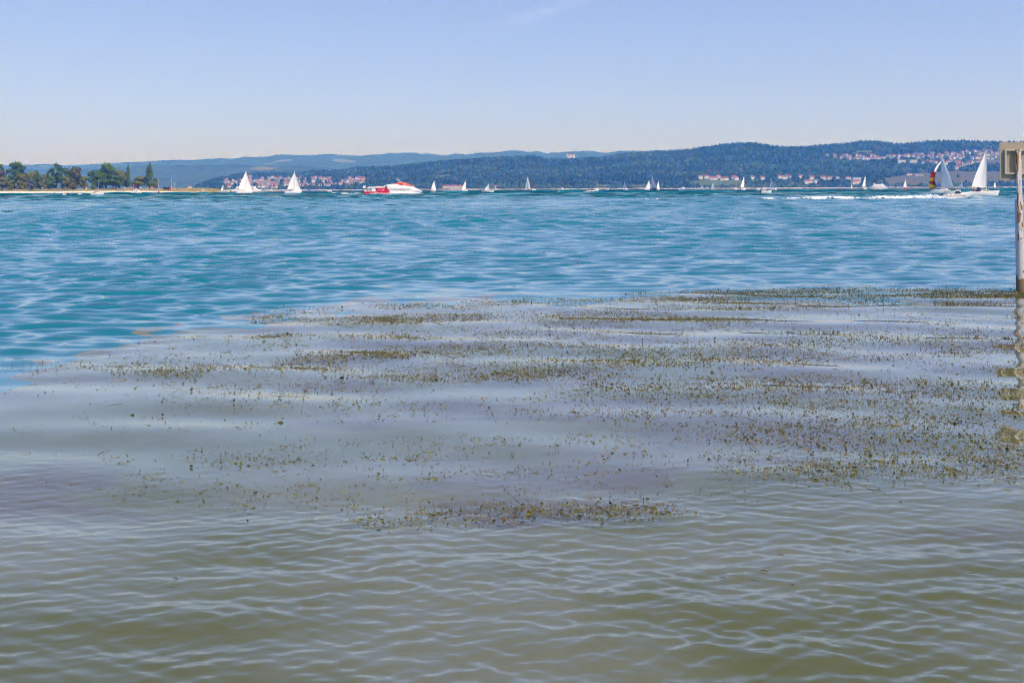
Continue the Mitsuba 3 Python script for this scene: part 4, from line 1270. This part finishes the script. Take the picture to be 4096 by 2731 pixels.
def rusty(p, n, uv):
    base = mix((.66, .66, .70), (.56, .56, .60), fbm(p.x * 40, p.y * 40, p.z * 5, 3))
    w = fbm(p.x * 26, p.y * 10, p.z * 4.2, 4)
    edge = smoothstep(.012, -.035, p.x - 11.795 - .02 * (2.6 - p.z))
    r = smoothstep(.50, .60, w + .17 * edge - .085)
    return mix(base, mix((.18, .085, .025), (.36, .19, .06), fbm(p.x * 70, p.y * 70, p.z * 40, 3)), r)


mat('pile', proc(grime), .7, .2)
mat('rusty_paint', proc(rusty), .6, .3)
mat('board', proc(lambda p, n, uv: mix((.32, .29, .225), (.37, .335, .265), fbm(p.x * 9, p.y * 9, p.z * 9, 3))), .6, .25)
mat('rail', (.52, .48, .40), .5, .3)
k = new('sign')
by = SD - .02
x0, z1 = sgn(3997.5, 571, by)
x1, z0 = sgn(4156, 719, by)
teeth, zt = [], z1
n = 8
for i in range(n):
    a = x0 + (x1 - x0) * i / n
    teeth += [(a, z1), (a + (x1 - x0) / n / 2, z1 + .036)]
teeth.append((x1, z1))
kk = obj(k + '__board', prism([(x0 + .012, z0), (x1 + .012, z0), *teeth[::-1]], .006, by), 'board')
fy0, fy1 = by - .075, by - .006
fx0, fz1 = sgn(4021.5, 597, fy0)
fx1, fz0 = sgn(4133, 696, fy0)
obj(k + '__rail', box(fx0, fx1, fy0, fy1, fz1 - .032, fz1), 'rail')
obj(k + '__rail', box(fx0, fx1, fy0, fy1, fz0, fz0 + .032), 'rail')
obj(k + '__rail', box(fx0, fx0 + .03, fy0 + .002, fy1, fz0 + .0325, fz1 - .0325), 'rail')
obj(k + '__rail', box(fx1 - .03, fx1, fy0 + .002, fy1, fz0 + .0325, fz1 - .0325), 'rail')
tag(k, 'beige sign board with toothed top edge seen from behind', 'sign')
k = new('sign_post')
fy_ = fy0 - .03
pt, pb = sgn(4074.3, 596, fy_), sgn(4081, 961.5, fy_)
bar = prism([(pt[0] - .05, pt[1]), (pt[0] + .05, pt[1]), (pb[0] + .055, pb[1]), (pb[0] - .045, pb[1])][::-1], .055, fy_)
obj(k + '__upper_bar', bar, 'rusty_paint')
tx, tz = sgn(4080, 794)
bx_, bz_ = sgn(4085, 1155)
ang = np.linspace(0, 2 * np.pi, 30)
pil = tube([[bx_ + .02, SD + .06, -1.2], [bx_, SD + .06, 0], [tx, SD + .06, tz], [tx, SD + .06, tz + .003]], [.092, .092, .088, .07], 28)
obj(k + '__pile', pil, 'pile', smooth=40)
for X, Y in ((4079.5, 855), (4081, 952)):
    a, b = sgn(X, Y, fy_)
    c_ = trimesh.creation.cylinder(radius=.016, height=.02, sections=6)
    c_.apply_transform(trimesh.transformations.rotation_matrix(math.pi / 2, [1, 0, 0]))
    obj(k + '__bolt', c_, 'wood', M=place(a, fy_ - .035, b))
tag(k, 'white steel post with rust streaks bolted to a pile in the water', 'post')

# ------------------------------------------------------------------ pondweed
WD = np.random.default_rng(77)
PATCH = [  # centre and half size as measured on the photograph, weight
    (3450, 1172, 640, 20, 14.), (3900, 1185, 200, 26, 8.), (2850, 1180, 330, 18, 8.), (2500, 1195, 250, 16, 1.6), (3000, 1225, 320, 18, 3.2), (3550, 1205, 300, 14, 2.), (2150, 1205, 250, 14, .9), (1750, 1225, 230, 14, 1.6), (1450, 1285, 270, 18, 3.2),
    (1700, 1270, 240, 16, 2.6), (1200, 1245, 220, 14, .9), (1080, 1275, 90, 14, .6), (2500, 1280, 360, 30, 4.2), (2750, 1290, 300, 26, 2.2), (2150, 1245, 300, 18, 1.2), (1110, 1360, 90, 24, 1.3), (1400, 1345, 330, 26, 1.7), (1800, 1340, 330, 30, 1.7),
    (1400, 1425, 260, 14, 3.0), (1800, 1400, 320, 18, 2.0), (2150, 1385, 320, 18, 1.3), (2500, 1390, 300, 22, 1.4), (1850, 1510, 330, 16, 2.2), (2250, 1490, 260, 16, 2.0), (2600, 1440, 260, 28, 2.6), (620, 1470, 250, 22, 1.9), (650, 1495, 160, 10, .8), (260, 1470, 200, 24, .5),
    (1150, 1420, 260, 22, 1.1), (1150, 1470, 260, 26, .9), (1650, 1480, 420, 40, 1.2), (2200, 1440, 420, 40, 1.0), (2900, 1430, 420, 50, 2.2), (3400, 1420, 460, 60, 2.6), (3850, 1370, 240, 40, 1.6), (3200, 1360, 300, 30, 1.0), (3600, 1330, 400, 20, .6),
    (2900, 1530, 500, 50, 1.6), (3400, 1560, 500, 60, 2.2), (3850, 1530, 260, 70, 2.0), (3100, 1640, 600, 60, 1.1), (3700, 1680, 400, 70, 2.4), (3950, 1760, 240, 90, 2.0), (3500, 1760, 420, 60, 1.7), (3750, 1840, 380, 50, 2.0), (3500, 1890, 380, 34, 1.1),
    (3000, 1900, 180, 16, .5), (2700, 1570, 400, 50, .7), (2300, 1600, 500, 70, .6), (1700, 1600, 600, 70, .5), (1100, 1580, 500, 60, .4), (500, 1580, 500, 70, .35), (2500, 1720, 600, 60, .45), (1500, 1720, 700, 60, .35), (600, 1740, 500, 60, .12), (2200, 1790, 500, 40, .5),
    (1800, 1860, 420, 40, .9), (1250, 1880, 420, 50, 1.0), (900, 1900, 300, 40, .7), (1000, 1850, 260, 30, .5), (1650, 1830, 200, 26, .6), (2150, 2010, 420, 40, 2.0), (2400, 2040, 300, 26, 1.2), (1750, 2070, 330, 28, 1.0), (2550, 2060, 160, 20, .6),
    (1500, 2085, 140, 24, .25), (800, 1960, 400, 60, .35), (300, 1900, 260, 60, .12), (400, 1640, 380, 60, .12), (1300, 1960, 500, 50, .35), (3950, 1935, 160, 22, .4), (2760, 1965, 60, 12, .06), (2980, 2000, 30, 5, .05),
    (3100, 1480, 1000, 250, 26.), (2300, 1400, 1100, 170, 11.), (3500, 1740, 640, 180, 14.), (1500, 1470, 900, 150, 8.), (1750, 1900, 900, 130, 5.), (700, 1650, 700, 250, 1.5)]
pw = np.array([p_[4] * (1.15 if p_[1] < 1310 else 1.0 if p_[1] < 1420 else (.62 if p_[1] < 1640 else .36)) for p_ in PATCH])
NC = 46000
pick = WD.choice(len(PATCH), NC, p=pw / pw.sum())
pa = np.array(PATCH)[pick]
wx = np.zeros(NC)
wy = np.zeros(NC)
rr = np.sqrt(WD.random(NC))
an = WD.uniform(0, 2 * np.pi, NC)
soft = 1 + np.abs(WD.normal(0, .22, NC))
X_, Y_ = pa[:, 0] + pa[:, 2] * rr * np.cos(an) * soft, pa[:, 1] + pa[:, 3] * rr * np.sin(an) * soft
wy = H * F / (Y_ - yh(X_))
wx = (X_ - 2048) / F * wy
streak = meshkit.fbm(np.stack([wx * .55, wy * 1.9, wx * 0], -1), 4)
keepc = streak + WD.normal(0, .10, NC) > .42
wx, wy = wx[keepc], wy[keepc]
cn = 1 + np.minimum(WD.geometric(.28, len(wx)), 12)
ix = np.repeat(np.arange(len(wx)), cn)
lx = wx[ix] + WD.normal(0, .055, len(ix)) * (1 + wy[ix] / 25)
ly = wy[ix] + WD.normal(0, .035, len(ix)) * (1 + wy[ix] / 14)
lz = water_z(lx, ly)
n = len(lx)
ln_ = WD.lognormal(math.log(.0178), .38, n)
wd_ = ln_ * WD.uniform(.35, .75, n)
tilt = np.abs(WD.normal(0, .17, n))
up = WD.random(n) < np.interp(ly, [7, 14, 22], [.02, .05, .17])
tilt[up] = WD.uniform(.7, 1.5, up.sum())
az = WD.uniform(0, 2 * np.pi, n)
ax = np.stack([np.cos(az) * np.cos(tilt), np.sin(az) * np.cos(tilt), np.sin(tilt)], 1)
roll = WD.normal(0, .5, n)
sd = np.stack([-np.sin(az), np.cos(az), np.zeros(n)], 1)
nn = np.cross(ax, sd)
sd = sd * np.cos(roll)[:, None] + nn * np.sin(roll)[:, None]
nn = np.cross(ax, sd)
o0 = np.stack([lx, ly, lz + .004], 1)
cv = ln_ * WD.uniform(-.05, .12, n)
vv = np.stack([o0, o0 + ax * (ln_ * .4)[:, None] + sd * (wd_ * .5)[:, None] + nn * (.12 * wd_)[:, None], o0 + ax * ln_[:, None] + nn * cv[:, None], o0 + ax * (ln_ * .4)[:, None] - sd * (wd_ * .5)[:, None] + nn * (.12 * wd_)[:, None]], 1)
j = np.arange(n)[:, None] * 4
ff = np.concatenate([j + [0, 1, 2], j + [0, 2, 3]])
pal = np.array([(.150, .142, .010), (.110, .115, .010), (.175, .145, .014), (.065, .070, .010), (.130, .075, .020), (.035, .032, .010)])
pc = pal[WD.choice(6, n, p=[.24, .24, .12, .18, .12, .10])] * WD.uniform(.6, 1.15, (n, 1))
# stems lying on or just under the surface
ns = 2200
si_ = WD.integers(0, len(wx), ns)
tv, tf, tc, o = [], [], [], n * 4
for i in si_:
    a = WD.uniform(0, 6.28)
    m_ = 6
    Ls_ = WD.uniform(.05, .20)
    t = np.linspace(0, 1, m_)
    hd_ = a + WD.normal(0, .9) * t
    px_, py_ = wx[i] + WD.normal(0, .06) + np.cumsum(np.cos(hd_)) * Ls_ / m_, wy[i] + WD.normal(0, .04) + np.cumsum(np.sin(hd_)) * Ls_ / m_
    rise = WD.random() < .25
    pz_ = water_z(px_, py_) + .003 + (t ** 2 * Ls_ * .5 if rise else WD.normal(0, .002))
    q = tube(np.stack([px_, py_, pz_], 1), WD.uniform(.0012, .0028), 3)
    tv.append(q.vertices)
    tf.append(q.faces + o)
    tc.append(np.repeat(np.array([[(.20, .13, .06), (.28, .16, .12), (.12, .11, .03)][WD.integers(0, 3)]]), len(q.vertices), 0))
    o += len(q.vertices)
scene['m_pondweed'] = {'type': 'twosided', 'bsdf': {'type': 'principled', 'roughness': .45, 'specular': .35, 'base_color': {'type': 'mesh_attribute', 'name': 'vertex_color'}}}
pm = trimesh.Trimesh(np.vstack([vv.reshape(-1, 3), *tv]), np.vstack([ff, *tf]), process=False)
obj('pondweed', pm, 'pondweed', smooth=False, color=np.vstack([np.repeat(pc, 4, 0), *tc]))
tag('pondweed', 'olive green pondweed leaves and stems drifting in broken rafts', kind='stuff')
print('total triangles', sum(len(meshkit.WRITTEN[q['filename']][1]) for q in scene.values() if q.get('type') == 'ply'))
print('weed leaves', n, 'tris', len(pm.faces))

# single dead leaves floating near the shore
for X, Y, r, lab in [(697, 2316, .055, 'dark dead leaf floating alone in the left foreground'), (3880, 2294, .05, 'dark dead leaf floating at the right side of the foreground'), (3050, 2288, .06, 'thin brown leaf floating left of the dark right hand leaf'),
                     (3163, 2340, .03, 'small dark leaf below the thin brown leaf'), (3385, 2208, .04, 'small brown leaf highest of the leaves floating at the right'), (3118, 2221, .05, 'narrow dark leaf upper left of the leaves floating at the right'), (2885, 2313, .045, 'pale brown leaf leftmost of the leaves floating at the right')]:
    x, d = onwater(X, Y)
    k = new('floating_leaf')
    r *= .32
    P = np.array([[[r * (t - .5) * 2, r * .45 * u * math.sin(math.pi * min(max(t, .02), .98)), .004 * u * u + .003 * math.sin(3 * t)] for u in np.linspace(-1, 1, 5)] for t in np.linspace(0, 1, 9)])
    M = place(x, d, float(water_z(x, d)) + .004, WD.uniform(-40, 40))
    obj(k + '__blade', gridmesh(P), 'trunk', M=M)
    obj(k + '__stalk', tube([[-r, 0, .004], [-r * 1.6, r * .2, .006]], .0015, 4), 'trunk', M=M)
    tag(k, lab, 'leaf')

# ------------------------------------------------------------------ air
scene['haze'] = {'type': 'cube', 'to_world': T().translate([0, 6000, 218]).scale([16000, 8500, 222]), 'bsdf': {'type': 'null'}, 'interior': {'type': 'ref', 'id': 'haze_air'}}
tag('haze', 'thin blue summer haze over the lake and hills', kind='stuff')

# houses of one village that still share a label are told apart from left to right
same = {}
for key in [q for q in labels if q.startswith('house')]:
    same.setdefault(labels[key]['label'], []).append(key)
for lab, ks in same.items():
    if len(ks) > 1:
        ks.sort(key=lambda q: np.array(scene[q + '__wall']['to_world'].matrix)[0, 3] / np.array(scene[q + '__wall']['to_world'].matrix)[1, 3])
        for i, q in enumerate(ks):
            labels[q]['label'] = f'{lab}, {ORD[i]} from left'
